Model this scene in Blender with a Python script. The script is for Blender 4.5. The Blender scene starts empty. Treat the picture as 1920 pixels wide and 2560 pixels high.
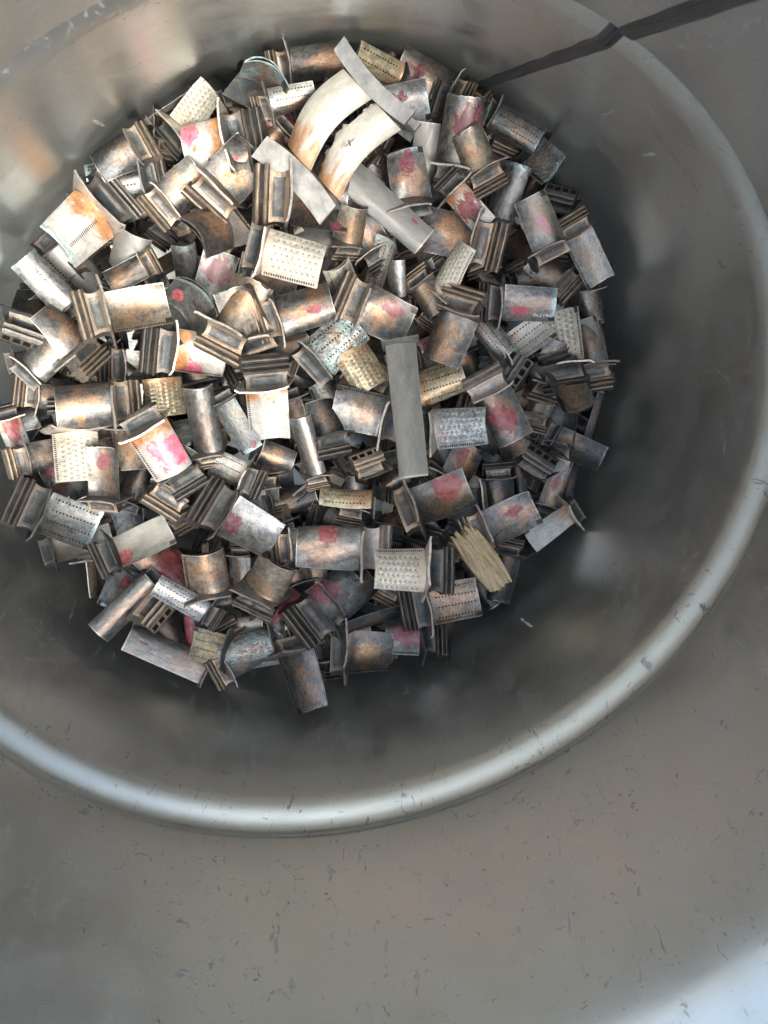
import bpy, bmesh, math, random, json
from mathutils import Vector, Quaternion, Matrix
from mathutils import noise as mnoise

S = bpy.context.scene
col = S.collection

# ------------------------------------------------------------------ camera, world, light, exposure
cam_d = bpy.data.cameras.new("camera")
cam = bpy.data.objects.new("camera", cam_d); col.objects.link(cam); S.camera = cam
cam.location = (-0.19351,-0.08120,0.42939)
cam.rotation_mode = 'QUATERNION'; cam.rotation_quaternion = (0.49855,-0.09585,-0.20943,0.83571)
cam_d.sensor_fit = 'VERTICAL'; cam_d.sensor_width = 7.275; cam_d.sensor_height = 9.7
cam_d.lens = 7.1932
cam_d.clip_start = 0.01; cam_d.clip_end = 100.0
cam_d.dof.use_dof = True; cam_d.dof.focus_distance = 0.66; cam_d.dof.aperture_fstop = 5.0

SUN_EL, SUN_AZ = 68, 80          # degrees, azimuth measured counter-clockwise from +X
w = bpy.data.worlds.new("World"); S.world = w; w.use_nodes = True
nt = w.node_tree; nt.nodes.clear()
out = nt.nodes.new('ShaderNodeOutputWorld'); bg = nt.nodes.new('ShaderNodeBackground')
sky = nt.nodes.new('ShaderNodeTexSky'); sky.sky_type = 'NISHITA'; sky.sun_disc = False
sky.sun_elevation = math.radians(SUN_EL); sky.sun_rotation = math.radians(90 - SUN_AZ)
sky.air_density = 1.0; sky.dust_density = 4.2; sky.ozone_density = 0.5
bg.inputs['Strength'].default_value = 0.15
nt.links.new(sky.outputs[0], bg.inputs[0]); nt.links.new(bg.outputs[0], out.inputs[0])
sd = bpy.data.lights.new("sun", 'SUN'); sd.energy = 1.0; sd.angle = math.radians(18); sd.color = (1.0, 0.975, 0.93)
so = bpy.data.objects.new("sun", sd); col.objects.link(so)
e, a = math.radians(SUN_EL), math.radians(SUN_AZ)
sv = Vector((math.cos(e) * math.cos(a), math.cos(e) * math.sin(a), math.sin(e)))
so.rotation_mode = 'QUATERNION'; so.rotation_quaternion = sv.to_track_quat('Z', 'Y'); so.location = sv * 5
S.view_settings.view_transform = 'Standard'; S.view_settings.look = 'None'
S.view_settings.exposure = 1.77; S.view_settings.gamma = 1.0; S.view_settings.use_curve_mapping = False
S.cycles.max_bounces = 8; S.cycles.glossy_bounces = 6; S.cycles.diffuse_bounces = 4
S.cycles.use_denoising = True

# ------------------------------------------------------------------ node helper
class N:
    def __init__(s, name):
        s.m = bpy.data.materials.new(name); s.m.use_nodes = True
        s.t = s.m.node_tree; s.t.nodes.clear()
        s.out = s.t.nodes.new('ShaderNodeOutputMaterial')
        s.p = s.t.nodes.new('ShaderNodeBsdfPrincipled')
        s.t.links.new(s.p.outputs[0], s.out.inputs[0])
    def n(s, t, **k):
        x = s.t.nodes.new(t)
        for a, b in k.items(): setattr(x, a, b)
        return x
    def put(s, sock, v):
        if hasattr(v, 'is_output') or isinstance(v, bpy.types.NodeSocket): s.t.links.new(v, sock)
        else:
            sock.default_value = v
    def M(s, op, a, b=0.0, c=0.0, clamp=False):
        x = s.n('ShaderNodeMath', operation=op, use_clamp=clamp)
        s.put(x.inputs[0], a); s.put(x.inputs[1], b); s.put(x.inputs[2], c)
        return x.outputs[0]
    def mix(s, f, a, b):
        x = s.n('ShaderNodeMix', data_type='RGBA'); x.clamp_factor = True
        s.put(x.inputs[0], f); s.put(x.inputs[6], a); s.put(x.inputs[7], b)
        return x.outputs[2]
    def mul(s, f, a, b):
        x = s.n('ShaderNodeMix', data_type='RGBA', blend_type='MULTIPLY'); x.clamp_factor = True
        s.put(x.inputs[0], f); s.put(x.inputs[6], a); s.put(x.inputs[7], b)
        return x.outputs[2]
    def ramp(s, v, lo, hi, a=0.0, b=1.0):
        x = s.n('ShaderNodeMapRange', interpolation_type='SMOOTHSTEP')
        s.put(x.inputs[0], v); s.put(x.inputs[1], lo); s.put(x.inputs[2], hi); s.put(x.inputs[3], a); s.put(x.inputs[4], b)
        return x.outputs[0]
    def noise(s, vec, scale, detail=3.0, rough=0.55, dist=0.0, dim='3D', wv=0.0):
        x = s.n('ShaderNodeTexNoise', noise_dimensions=dim)
        s.put(x.inputs['Vector'], vec); x.inputs['Scale'].default_value = scale
        x.inputs['Detail'].default_value = detail; x.inputs['Roughness'].default_value = rough
        x.inputs['Distortion'].default_value = dist
        if dim == '4D': s.put(x.inputs['W'], wv)
        return x.outputs[0]
    def attr(s, name, vec=False):
        x = s.n('ShaderNodeAttribute', attribute_type='OBJECT', attribute_name=name)
        return x.outputs['Vector'] if vec else x.outputs['Fac']
    def sep(s, v):
        x = s.n('ShaderNodeSeparateXYZ'); s.put(x.inputs[0], v); return x.outputs
    def comb(s, a, b, c=0.0):
        x = s.n('ShaderNodeCombineXYZ'); s.put(x.inputs[0], a); s.put(x.inputs[1], b); s.put(x.inputs[2], c); return x.outputs[0]
    def scale(s, v, k):
        x = s.n('ShaderNodeVectorMath', operation='MULTIPLY'); s.put(x.inputs[0], v); x.inputs[1].default_value = k; return x.outputs[0]
    def bump(s, h, dist, strength=1.0, nrm=None):
        x = s.n('ShaderNodeBump'); s.put(x.inputs['Height'], h); x.inputs['Distance'].default_value = dist
        x.inputs['Strength'].default_value = strength
        if nrm is not None: s.put(x.inputs['Normal'], nrm)
        return x.outputs[0]

def C4(r, g, b): return (r, g, b, 1.0)

def airfoil_material():
    k = N("blade_skin")
    oi = k.n('ShaderNodeObjectInfo'); base = oi.outputs['Color']; rnd = oi.outputs['Random']
    uvn = k.n('ShaderNodeUVMap', uv_map='UVMap').outputs[0]
    tc = k.n('ShaderNodeTexCoord').outputs['Object']
    rw = k.M('MULTIPLY', rnd, 37.0)
    uu, vv, _ = k.sep(uvn)
    side = k.M('GREATER_THAN', uu, 1.5)
    u = k.M('SUBTRACT', uu, k.M('MULTIPLY', side, 2.0)); v = vv
    uv = k.comb(u, v, k.M('MULTIPLY', side, 3.1))
    n1 = k.noise(uv, 2.2, 5, .6, .6, '4D', rw)
    n2 = k.noise(uv, 7.0, 6, .65, .3, '4D', rw)
    n3 = k.noise(uv, 40.0, 4, .7, 0, '4D', rw)
    # heat tint: a patch in the middle of the face with an uneven border
    du = k.M('ABSOLUTE', k.M('SUBTRACT', u, .5)); dv = k.M('ABSOLUTE', k.M('SUBTRACT', v, k.M('MULTIPLY_ADD', rnd, .5, .2)))
    d = k.M('ADD', k.M('MULTIPLY', du, 1.4), k.M('MULTIPLY', dv, 1.2))
    d = k.M('ADD', d, k.M('MULTIPLY', k.M('SUBTRACT', n1, .5), 2.4))
    heat = k.ramp(d, .20, .75, 1.0, 0.0)
    heat = k.M('MULTIPLY', heat, k.M('MULTIPLY', k.attr('heat'), .88))
    tint = k.mix(k.ramp(n2, .35, .65), C4(.50, .285, .145), C4(.36, .17, .075))
    tint = k.mix(k.ramp(n1, .35, .7), tint, C4(.40, .31, .21))
    c = k.mul(k.M('ADD', k.attr('mottle'), .1, clamp=True), base, k.mix(k.ramp(n2, .3, .7), C4(.60, .60, .61), C4(1.28, 1.26, 1.22)))
    c = k.mix(heat, c, tint)
    # burn: orange-brown stain hugging the platform and running in tongues (coated blades)
    bn = k.M('ADD', v, k.M('MULTIPLY', k.M('SUBTRACT', n1, .5), 1.3))
    burn = k.M('ADD', k.ramp(bn, .08, .34, 1.0, 0.0), k.ramp(n1, .60, .72))
    burn = k.M('MULTIPLY', burn, k.attr('burn'), clamp=True)
    c = k.mix(burn, c, k.mix(k.ramp(n2, .35, .62), C4(.56, .27, .10), C4(.30, .14, .07)))
    # grey smoke
    smoke = k.ramp(k.noise(uv, 3.0, 4, .6, .5, '4D', k.M('ADD', rw, 5.0)), .50, .72)
    c = k.mix(k.M('MULTIPLY', smoke, k.attr('smoke')), c, C4(.115, .115, .115))
    # blue-green corrosion at the tip
    vd = k.M('ADD', v, k.M('MULTIPLY', k.M('SUBTRACT', n2, .5), .16))
    vd = k.M('MULTIPLY', k.ramp(vd, .90, .97), k.attr('verd'))
    vd2 = k.M('MULTIPLY', k.ramp(n1, .42, .62), k.attr('crust'))
    c = k.mix(k.M('MAXIMUM', vd, vd2), c, k.mix(k.ramp(n3, .4, .6), C4(.26, .36, .36), C4(.50, .62, .60)))
    mot = k.noise(uv, 11.0, 6, .72, 1.2, '4D', k.M('ADD', rw, 7.0))
    c = k.mul(k.attr('mottle'), c, k.mix(k.ramp(mot, .32, .68), C4(.62, .62, .62), C4(1.25, 1.24, 1.22)))
    # holes
    def rows(nu, nv, rad_u, rad_v, off=0.5):
        fu = k.M('ABSOLUTE', k.M('SUBTRACT', k.M('FRACT', k.M('MULTIPLY', u, nu)), .5))
        stag = k.M('MULTIPLY', k.M('FLOOR', k.M('MULTIPLY', u, nu)), off)
        fv = k.M('ABSOLUTE', k.M('SUBTRACT', k.M('FRACT', k.M('MULTIPLY_ADD', v, nv, stag)), .5))
        a = k.ramp(fu, rad_u * .6, rad_u, 1, 0); b = k.ramp(fv, rad_v * .6, rad_v, 1, 0)
        return k.M('MULTIPLY', a, b), fu, fv
    span = k.M('MULTIPLY', k.ramp(v, .10, .12), k.ramp(v, .94, .96, 1, 0))
    h1, _, _ = rows(4.0, 15.0, .085, .26)
    h1 = k.M('MULTIPLY', k.M('MULTIPLY', h1, k.attr('holes')), span)
    dmk, fu, fv = rows(7.0, 10.0, .20, .20)
    dm_on = k.M('MULTIPLY', k.M('MULTIPLY', k.attr('dimple'), span), k.ramp(u, .90, .88))
    dmk = k.M('MULTIPLY', dmk, k.M('MULTIPLY', dm_on, k.ramp(n2, .38, .5, .35, 1.0)))
    sl = k.M('MULTIPLY', k.M('LESS_THAN', k.M('ABSOLUTE', k.M('SUBTRACT', u, .945)), .024), k.M('LESS_THAN', k.M('FRACT', k.M('MULTIPLY', v, 24.0)), .52))
    sl = k.M('MULTIPLY', k.M('MULTIPLY', sl, k.attr('slots')), k.M('MULTIPLY', k.M('GREATER_THAN', v, .05), k.M('LESS_THAN', v, .96)))
    s2 = k.M('MULTIPLY', k.M('LESS_THAN', k.M('ABSOLUTE', k.M('SUBTRACT', u, .60)), .035), k.M('LESS_THAN', k.M('FRACT', k.M('MULTIPLY', v, 26.0)), .42))
    s2 = k.M('MULTIPLY', k.M('MULTIPLY', s2, k.attr('slots2')), k.M('MULTIPLY', k.M('GREATER_THAN', v, .15), k.M('LESS_THAN', v, .88)))
    sl = k.M('MAXIMUM', sl, s2)
    # paint daub
    mot0 = k.noise(uv, 6.0, 6, .7, .8, '4D', k.M('ADD', rw, 13.0))
    pu, pv, ps = k.sep(k.attr('paint', True))
    pd = k.n('ShaderNodeVectorMath', operation='LENGTH'); strx = k.M('MULTIPLY_ADD', k.M('FRACT', k.M('MULTIPLY', rnd, 7.3)), 1.3, .5)
    k.put(pd.inputs[0], k.comb(k.M('SUBTRACT', v, pu), k.M('MULTIPLY', k.M('SUBTRACT', u, pv), strx)))
    pdist = k.M('ADD', pd.outputs['Value'], k.M('MULTIPLY', k.M('SUBTRACT', k.noise(uv, 3.6, 6, .62, .9, '4D', k.M('ADD', rw, 9.0)), .5), k.M('MULTIPLY', ps, 1.9)))
    pm = k.M('DIVIDE', pdist, k.M('ADD', k.M('MULTIPLY', ps, .62), .0001))
    pm = k.M('MULTIPLY', k.ramp(pm, .92, 1.0, 1, 0), k.M('GREATER_THAN', ps, .01))
    pt = k.attr('paint_kind')
    red = k.mix(k.ramp(n2, .35, .65), C4(.20, .035, .042), C4(.36, .085, .085))
    pink = k.mix(k.ramp(n2, .35, .65), C4(.66, .07, .15), C4(.66, .20, .26))
    maroon = k.mix(k.ramp(n2, .3, .7), C4(.12, .025, .04), C4(.25, .07, .085))
    pale = C4(.62, .30, .36); drip = C4(.48, .09, .13)
    pc = k.mix(k.ramp(pt, .4, .6), red, pink); pc = k.mix(k.ramp(pt, 1.4, 1.6), pc, maroon)
    pc = k.mix(k.ramp(pt, 2.4, 2.6), pc, pale); pc = k.mix(k.ramp(pt, 3.4, 3.6), pc, drip)
    c = k.mix(k.M('MULTIPLY', pm, k.ramp(mot0, .42, .74, .97, .55)), c, pc)
    # worn specks, grime and bare edges
    sp = k.ramp(k.noise(uv, 55.0, 2, .6, 0, '4D', rw), .665, .72)
    c = k.mix(k.M('MULTIPLY', sp, .7), c, C4(.72, .72, .68))
    gr = k.ramp(k.noise(uv, 16.0, 5, .7, 1.5, '4D', k.M('ADD', rw, 2.0)), .60, .70)
    c = k.mix(k.M('MULTIPLY', gr, .45), c, C4(.07, .065, .06))
    ed = k.M('MAXIMUM', k.ramp(k.M('ABSOLUTE', k.M('SUBTRACT', u, .5)), .485, .497), k.ramp(v, .982, .992))
    c = k.mix(k.M('MULTIPLY', ed, k.ramp(n3, .35, .6, .2, .75)), c, C4(.62, .60, .54))
    c = k.mix(k.M('MAXIMUM', k.M('MAXIMUM', h1, sl), k.M('MULTIPLY', dmk, .62)), c, C4(.02, .018, .016))
    # inner side of the tip
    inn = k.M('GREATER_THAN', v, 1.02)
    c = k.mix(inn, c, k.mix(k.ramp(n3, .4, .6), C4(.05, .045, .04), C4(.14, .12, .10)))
    k.put(k.p.inputs['Base Color'], c)
    met = k.M('MULTIPLY', k.attr('metal'), k.M('SUBTRACT', 1.0, k.M('MAXIMUM', pm, k.M('MULTIPLY', burn, .6))), clamp=True)
    k.put(k.p.inputs['Metallic'], met)
    rg = k.M('ADD', k.ramp(n2, .3, .7, .27, .50), k.M('MULTIPLY', k.M('SUBTRACT', n3, .5), .25))
    rg = k.M('SUBTRACT', rg, k.M('MULTIPLY', pm, .14), clamp=True); rg = k.M('ADD', rg, k.M('MULTIPLY', k.M('SUBTRACT', 1.0, k.attr('mottle')), .15), clamp=True)
    k.put(k.p.inputs['Roughness'], rg)
    scal = k.M('MULTIPLY', k.M('SUBTRACT', fv, fu), dm_on)
    hgt = k.M('MULTIPLY', k.attr('mottle'), k.M('ADD', k.M('MULTIPLY', n3, .25), k.M('MULTIPLY', n2, .55)))
    b1 = k.bump(hgt, .0006, .8)
    b2 = k.bump(k.M('SUBTRACT', scal, k.M('MULTIPLY', k.M('MAXIMUM', h1, sl), 1.0)), .0007, 1.0, b1)
    blis = k.M('MULTIPLY', k.ramp(k.noise(uv, 12.0, 2, .5, 0, '4D', rw), .5, .62), k.attr('crust'))
    b3 = k.bump(blis, .0008, 1.0, b2)
    k.put(k.p.inputs['Normal'], b3)
    return k.m

def root_material():
    k = N("root_metal")
    oi = k.n('ShaderNodeObjectInfo'); base = oi.outputs['Color']; rnd = oi.outputs['Random']
    uvn = k.n('ShaderNodeUVMap', uv_map='UVMap').outputs[0]
    cr, ly, _ = k.sep(uvn)                     # U: how far the face stands out (crest 1, groove 0); V: along the root
    tc = k.n('ShaderNodeTexCoord').outputs['Object']
    rw = k.M('MULTIPLY', rnd, 53.0)
    n1 = k.noise(tc, 3.5, 5, .6, .5, '4D', rw)
    st = k.noise(k.scale(tc, (16.0, 1.6, 16.0)), 1.6, 5, .65, .4, '4D', rw)
    n3 = k.noise(tc, 30.0, 4, .7, 0, '4D', rw)
    wear = k.attr('wear')
    c = k.mul(1.0, base, k.mix(k.ramp(n1, .3, .7), C4(.62, .62, .64), C4(1.3, 1.25, 1.2)))
    crest = k.M('MULTIPLY', k.ramp(k.M('ADD', cr, k.M('MULTIPLY', k.M('SUBTRACT', st, .5), 1.3)), .45, .75), wear)
    tan = k.mix(k.ramp(st, .35, .65), C4(.60, .47, .34), C4(.40, .28, .18))
    c = k.mix(crest, c, tan)
    rust = k.M('MULTIPLY', k.ramp(n1, .48, .66), wear)
    c = k.mix(k.M('MULTIPLY', rust, .5), c, k.mix(k.ramp(n3, .4, .6), C4(.26, .17, .10), C4(.34, .265, .19)))
    gr = k.ramp(k.noise(tc, 9.0, 5, .7, 1.0, '4D', k.M('ADD', rw, 3.0)), .50, .66)
    c = k.mix(k.M('MULTIPLY', gr, k.M('MULTIPLY_ADD', wear, .5, .15), clamp=True), c, C4(.05, .05, .05))
    sp = k.ramp(k.noise(tc, 42.0, 2, .6, 0, '4D', rw), .69, .75)
    c = k.mix(k.M('MULTIPLY', sp, .7), c, C4(.66, .64, .60))
    k.put(k.p.inputs['Base Color'], c)
    k.put(k.p.inputs['Metallic'], .62)
    k.put(k.p.inputs['Roughness'], k.ramp(n3, .3, .7, .34, .62))
    b1 = k.bump(k.M('ADD', k.M('MULTIPLY', n3, .4), k.M('MULTIPLY', n1, .7)), .0009, .8)
    # faint raised casting marks
    tx = k.n('ShaderNodeTexVoronoi', feature='DISTANCE_TO_EDGE'); k.put(tx.inputs['Vector'], k.scale(tc, (60.0, 26.0, 26.0)))
    k.put(k.p.inputs['Normal'], b1)
    return k.m

def simple(name, c, metal=0.0, rough=.5):
    k = N(name); k.put(k.p.inputs['Base Color'], c); k.p.inputs['Metallic'].default_value = metal; k.p.inputs['Roughness'].default_value = rough
    return k.m

M_AIR = airfoil_material(); M_ROOT = root_material()
M_HOLE = simple("dark_opening", C4(.012, .012, .013), 0, .9)
M_INK = simple("black_marker_ink", C4(.05, .05, .05), 0, .6)
M_CHALK = simple("white_marker_ink", C4(.80, .80, .78), 0, .7)
M_STAMP = simple("stamped_mark_highlight", C4(.55, .46, .36), .3, .5)

# ------------------------------------------------------------------ mesh helpers
def build(name, verts, faces, uvs=None, mats=(), midx=None, smooth=True, auto=None):
    me = bpy.data.meshes.new(name)
    me.from_pydata(verts, [], faces)
    for m in mats: me.materials.append(m)
    if midx: me.polygons.foreach_set('material_index', midx)
    if uvs:
        l = me.uv_layers.new(name='UVMap')
        flat = []
        for f in uvs:
            for q in f: flat += [q[0], q[1]]
        l.data.foreach_set('uv', flat)
    me.polygons.foreach_set('use_smooth', [smooth] * len(me.polygons))
    me.update()
    if auto is not None:
        bm = bmesh.new(); bm.from_mesh(me)
        for ed in bm.edges:
            if len(ed.link_faces) == 2 and ed.calc_face_angle(0) > auto: ed.smooth = False
        bm.to_mesh(me); bm.free()
    return me

def airfoil_mesh(seed, H=.18, T=.13, twist=12., taper=.92, cavity=.12, nspan=12, nch=18, shift=.0, sag=0.0, jag=0.0, bow=0.0, tejag=0.0):
    """unit airfoil: x 0..1 span, chord 1 along y (leading edge at -y), convex side +z"""
    rg = random.Random(seed)
    verts, faces, uvs = [], [], []
    def section(x, inner=0.0, xx=None):
        tw = math.radians(twist) * (x - .5); tp = 1 + (taper - 1) * x
        fl = 1 + .35 * math.exp(-x / .035)           # fillet at the platform
        pts = []
        def pt(u, s):
            y = (u - .5)
            camber = H * (1 - (2 * (u - .42) / 1.16) ** 2) - H * .4
            t = T * (1.30 * math.sqrt(max(u, 0)) * (1 - u) + .10 * (1 - u) + .045) 
            if u < .001: t = T * .12
            if inner: t = max(.004, t - inner); y = y * (1 - .055) 
            z = camber + s * t * .5 * (fl if not inner else 1)
            yy, zz = y * tp, z * tp
            zz += .020 * mnoise.noise(Vector((x * 2.3 + seed, y * 2.6, 0))) + .008 * mnoise.noise(Vector((x * 7, y * 7, seed)))
            zz += sag * math.sin(math.pi * x); yy += bow * math.sin(math.pi * x)
            if tejag and u > .93: yy -= tejag * (.5 + mnoise.noise(Vector((x * 23, 1.7, 0))))
            yy, zz = yy * math.cos(tw) - zz * math.sin(tw) + shift * x, yy * math.sin(tw) + zz * math.cos(tw)
            return (xx if xx is not None else x, yy, zz)
        us = [.5 * (1 - math.cos(math.pi * i / nch)) for i in range(nch + 1)]
        top = [(u, 1) for u in us]
        bot = [(u, -1) for u in reversed(us)]
        return [(pt(u, s), u, s) for u, s in top + bot]
    xs = [0, .015, .035, .07] + [.07 + .93 * i / (nspan - 3) for i in range(1, nspan - 2)]
    rings = [section(x) for x in xs]
    if jag:
        for i, (p, u, s) in enumerate(rings[-1]):
            rings[-1][i] = ((p[0] - jag * rg.random() * (1 if abs(u - .5) > .2 else .4), p[1], p[2]), u, s)
    n = len(rings[0])
    idx = []
    for r in rings:
        idx.append([len(verts) + i for i in range(n)]); verts += [q[0] for q in r]
    def uvof(q, v): 
        return (q[1] + (2.0 if q[2] < 0 else 0.0), v)
    for a in range(len(rings) - 1):
        for i in range(n):
            j = (i + 1) % n
            faces.append((idx[a][i], idx[a][j], idx[a + 1][j], idx[a + 1][i]))
            s = rings[a][i][2]; 
            qa, qb = rings[a][i], rings[a][j]
            ua = qa[1] + (2.0 if s < 0 else 0); ub = qb[1] + (2.0 if s < 0 else 0)
            uvs.append([(ua, xs[a]), (ub, xs[a]), (ub, xs[a + 1]), (ua, xs[a + 1])])
    # tip rim + cavity
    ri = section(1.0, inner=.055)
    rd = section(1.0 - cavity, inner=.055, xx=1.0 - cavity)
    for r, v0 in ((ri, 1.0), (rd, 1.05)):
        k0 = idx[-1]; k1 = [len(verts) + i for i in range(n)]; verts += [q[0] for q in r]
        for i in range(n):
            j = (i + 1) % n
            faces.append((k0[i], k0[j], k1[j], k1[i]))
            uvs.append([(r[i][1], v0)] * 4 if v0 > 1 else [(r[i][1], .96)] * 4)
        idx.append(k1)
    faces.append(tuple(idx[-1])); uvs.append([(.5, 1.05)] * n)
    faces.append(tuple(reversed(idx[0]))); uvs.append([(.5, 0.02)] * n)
    return build("airfoil", verts, faces, uvs, (M_AIR,), smooth=True, auto=math.radians(38))

def platform_mesh(seed, wy=.55, wz=.42, th=.045, skew=.12, lip=.03, curve=.02):
    rg = random.Random(seed)
    ny, nz = 12, 8
    verts, faces, uvs = [], [], []
    def P(i, j, top):
        y = -wy + 2 * wy * i / ny; z = -wz + 2 * wz * j / nz
        x = -curve * (y / wy) ** 2 + (.012 * math.sin(7 * y + seed))
        ty = y + skew * z / wz
        edge = max(0, abs(y / wy) - .86) / .14
        x -= lip * edge * (1 if y > 0 else .4)
        if not top: x -= th
        return (x, ty, z)
    V = {}
    for t in (1, 0):
        for i in range(ny + 1):
            for j in range(nz + 1):
                V[t, i, j] = len(verts); verts.append(P(i, j, t))
    def uvq(*ks):
        r = []
        for (t, i, j) in ks:
            e = min(i, ny - i, j, nz - j) == 0
            r.append((.6 if e else .3, i / ny))
        return r
    for i in range(ny):
        for j in range(nz):
            q = [(1, i, j), (1, i + 1, j), (1, i + 1, j + 1), (1, i, j + 1)]
            faces.append([V[a] for a in q]); uvs.append(uvq(*q))
            q = [(0, i, j + 1), (0, i + 1, j + 1), (0, i + 1, j), (0, i, j)]
            faces.append([V[a] for a in q]); uvs.append(uvq(*q))
    for i in range(ny):
        for j, fl in ((0, 0), (nz, 1)):
            q = [(1, i, j), (0, i, j), (0, i + 1, j), (1, i + 1, j)]
            if fl: q.reverse()
            faces.append([V[a] for a in q]); uvs.append([(.45, .5)] * 4)
    for j in range(nz):
        for i, fl in ((0, 1), (ny, 0)):
            q = [(1, i, j), (0, i, j), (0, i, j + 1), (1, i, j + 1)]
            if fl: q.reverse()
            faces.append([V[a] for a in q]); uvs.append([(.45, .5)] * 4)
    return build("platform", verts, faces, uvs, (M_ROOT,), smooth=True, auto=math.radians(35))

def shank_mesh(seed, x0=-.05, x1=-.40, wy=.50):
    rg = random.Random(seed)
    nx, ny = 10, 10
    verts, faces, uvs = [], [], []
    def half(t, y):
        base = .14 * (1 - t) ** 3.5 + .225 - .02 * t
        pocket = 0
        if .10 < t < .86 and abs(y) < .40:
            a = min((t - .10) / .10, (.86 - t) / .10, (.40 - abs(y)) / .07, 1)
            pocket = .045 * max(0, min(1, a)) * (1 - .3 * t)
        return base - pocket
    V = {}
    for s in (1, -1):
        for i in range(nx + 1):
            for j in range(ny + 1):
                t = i / nx; yy = -wy + 2 * wy * j / ny
                waist = 1 - .09 * math.sin(math.pi * t)
                V[s, i, j] = len(verts); verts.append((x0 + (x1 - x0) * t, yy * waist, s * half(t, yy / wy * .5 * (1 / .5) * .5 / .5 * .5)))
    for s in (1, -1):
        for i in range(nx):
            for j in range(ny):
                q = [V[s, i, j], V[s, i + 1, j], V[s, i + 1, j + 1], V[s, i, j + 1]]
                if s < 0: q.reverse()
                faces.append(q)
                deep = .25 if 1 < i < nx - 2 and 0 < j < ny - 1 else .7
                uvs.append([(deep, .5)] * 4)
    for j, f in ((0, 0), (ny, 1)):
        for i in range(nx):
            q = [V[1, i, j], V[-1, i, j], V[-1, i + 1, j], V[1, i + 1, j]]
            if f: q.reverse()
            faces.append(q); uvs.append([(.5, .5)] * 4)
    return build("shank", verts, faces, uvs, (M_ROOT,), smooth=True, auto=math.radians(40))

def root_mesh(seed, wy=.52, openings='none', lobes=3, wide=.30):
    """fir-tree block: ribs run along y"""
    rg = random.Random(seed)
    x0, x1 = -.40, (-.68 if lobes == 2 else -.76)
    ns = lobes * 8 + 2
    prof = []
    for i in range(ns + 1):
        t = i / ns
        ph = t * lobes
        env = wide * (1 - .42 * t)
        wv = .5 - .5 * math.cos(2 * math.pi * ph)
        wv = wv ** .75
        hw = env * (.68 + .38 * wv)
        prof.append((x0 + (x1 - x0) * t, hw, wv))
    ny = 8
    verts, faces, uvs = [], [], []
    loop = [(x, h, wv) for x, h, wv in prof] + [(x, -h, wv) for x, h, wv in reversed(prof)]
    n = len(loop); idx = []
    for j in range(ny + 1):
        y = -wy + 2 * wy * j / ny
        ch = 1 - (.05 if j in (0, ny) else 0)
        base = len(verts)
        for x, h, wv in loop:
            dmg = 0.012 * mnoise.noise(Vector((x * 9 + seed, y * 5, h * 7)))
            verts.append((x + dmg, y + .06 * h, h * ch + dmg))
        idx.append([base + i for i in range(n)])
    mi = []
    for j in range(ny):
        for i in range(n):
            k2 = (i + 1) % n
            if i == len(prof) - 1: continue
            faces.append([idx[j][i], idx[j][k2], idx[j + 1][k2], idx[j + 1][i]])
            uvs.append([(loop[i][2], j / ny), (loop[k2][2], j / ny), (loop[k2][2], (j + 1) / ny), (loop[i][2], (j + 1) / ny)]); mi.append(0)
    faces.append(list(reversed(idx[0]))); uvs.append([(.6, .1)] * n); mi.append(0)
    faces.append(list(idx[-1])); uvs.append([(.6, .9)] * n); mi.append(0)
    # bottom face with recessed openings
    h = prof[-1][1] * .95
    def add(vs, f_uv=.75, m=0):
        b = len(verts); verts.extend(vs); faces.append(list(range(b, b + len(vs)))); uvs.append([(f_uv, .5)] * len(vs)); mi.append(m)
    if openings == 'none':
        add([(x1, -wy, -h), (x1, wy, -h), (x1, wy, h), (x1, -wy, h)][::-1])
    else:
        cnt = 4; ww = 2 * wy / cnt; g = .30 * ww * .5
        hh = h * (.62 if openings == 'slots' else .42)
        add([(x1, -wy, -h), (x1, wy, -h), (x1, wy, -hh), (x1, -wy, -hh)][::-1])
        add([(x1, -wy, hh), (x1, wy, hh), (x1, wy, h), (x1, -wy, h)][::-1])
        for c in range(cnt):
            a = -wy + c * ww; b = a + ww
            add([(x1, a, -hh), (x1, a + g, -hh), (x1, a + g, hh), (x1, a, hh)][::-1])
            add([(x1, b - g, -hh), (x1, b, -hh), (x1, b, hh), (x1, b - g, hh)][::-1])
            A = [(x1, a + g, -hh), (x1, b - g, -hh), (x1, b - g, hh), (x1, a + g, hh)]
            if openings == 'round':
                cy, r = (a + b) / 2, min(hh, ww / 2 - g)
                A = [(x1, cy + (r if abs(0) < 1 else 0) * math.cos(t), hh * math.sin(t)) for t in [2 * math.pi * q / 12 for q in range(12)]]
                # corners round the hole
                box = [(x1, a + g, -hh), (x1, b - g, -hh), (x1, b - g, hh), (x1, a + g, hh)]
                for q in range(4):
                    cpt = box[q]; seg = [A[(9 + 0 + 3 * (q - 0) + s - 3 + 12 * 2) % 12] for s in range(4)]
                    add([cpt] + seg[::-1])
            D = [(x1 + .14, y, z) for _, y, z in A]
            m = len(A)
            for q in range(m):
                add([A[q], A[(q + 1) % m], D[(q + 1) % m], D[q]], .2, 1)
            add(D[::-1], .1, 1)
    me = build("root", verts, faces, uvs, (M_ROOT, M_HOLE), mi, smooth=True, auto=math.radians(50))
    return me

def link(o, parent=None):
    col.objects.link(o)
    if parent is not None: o.parent = parent
    return o

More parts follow.
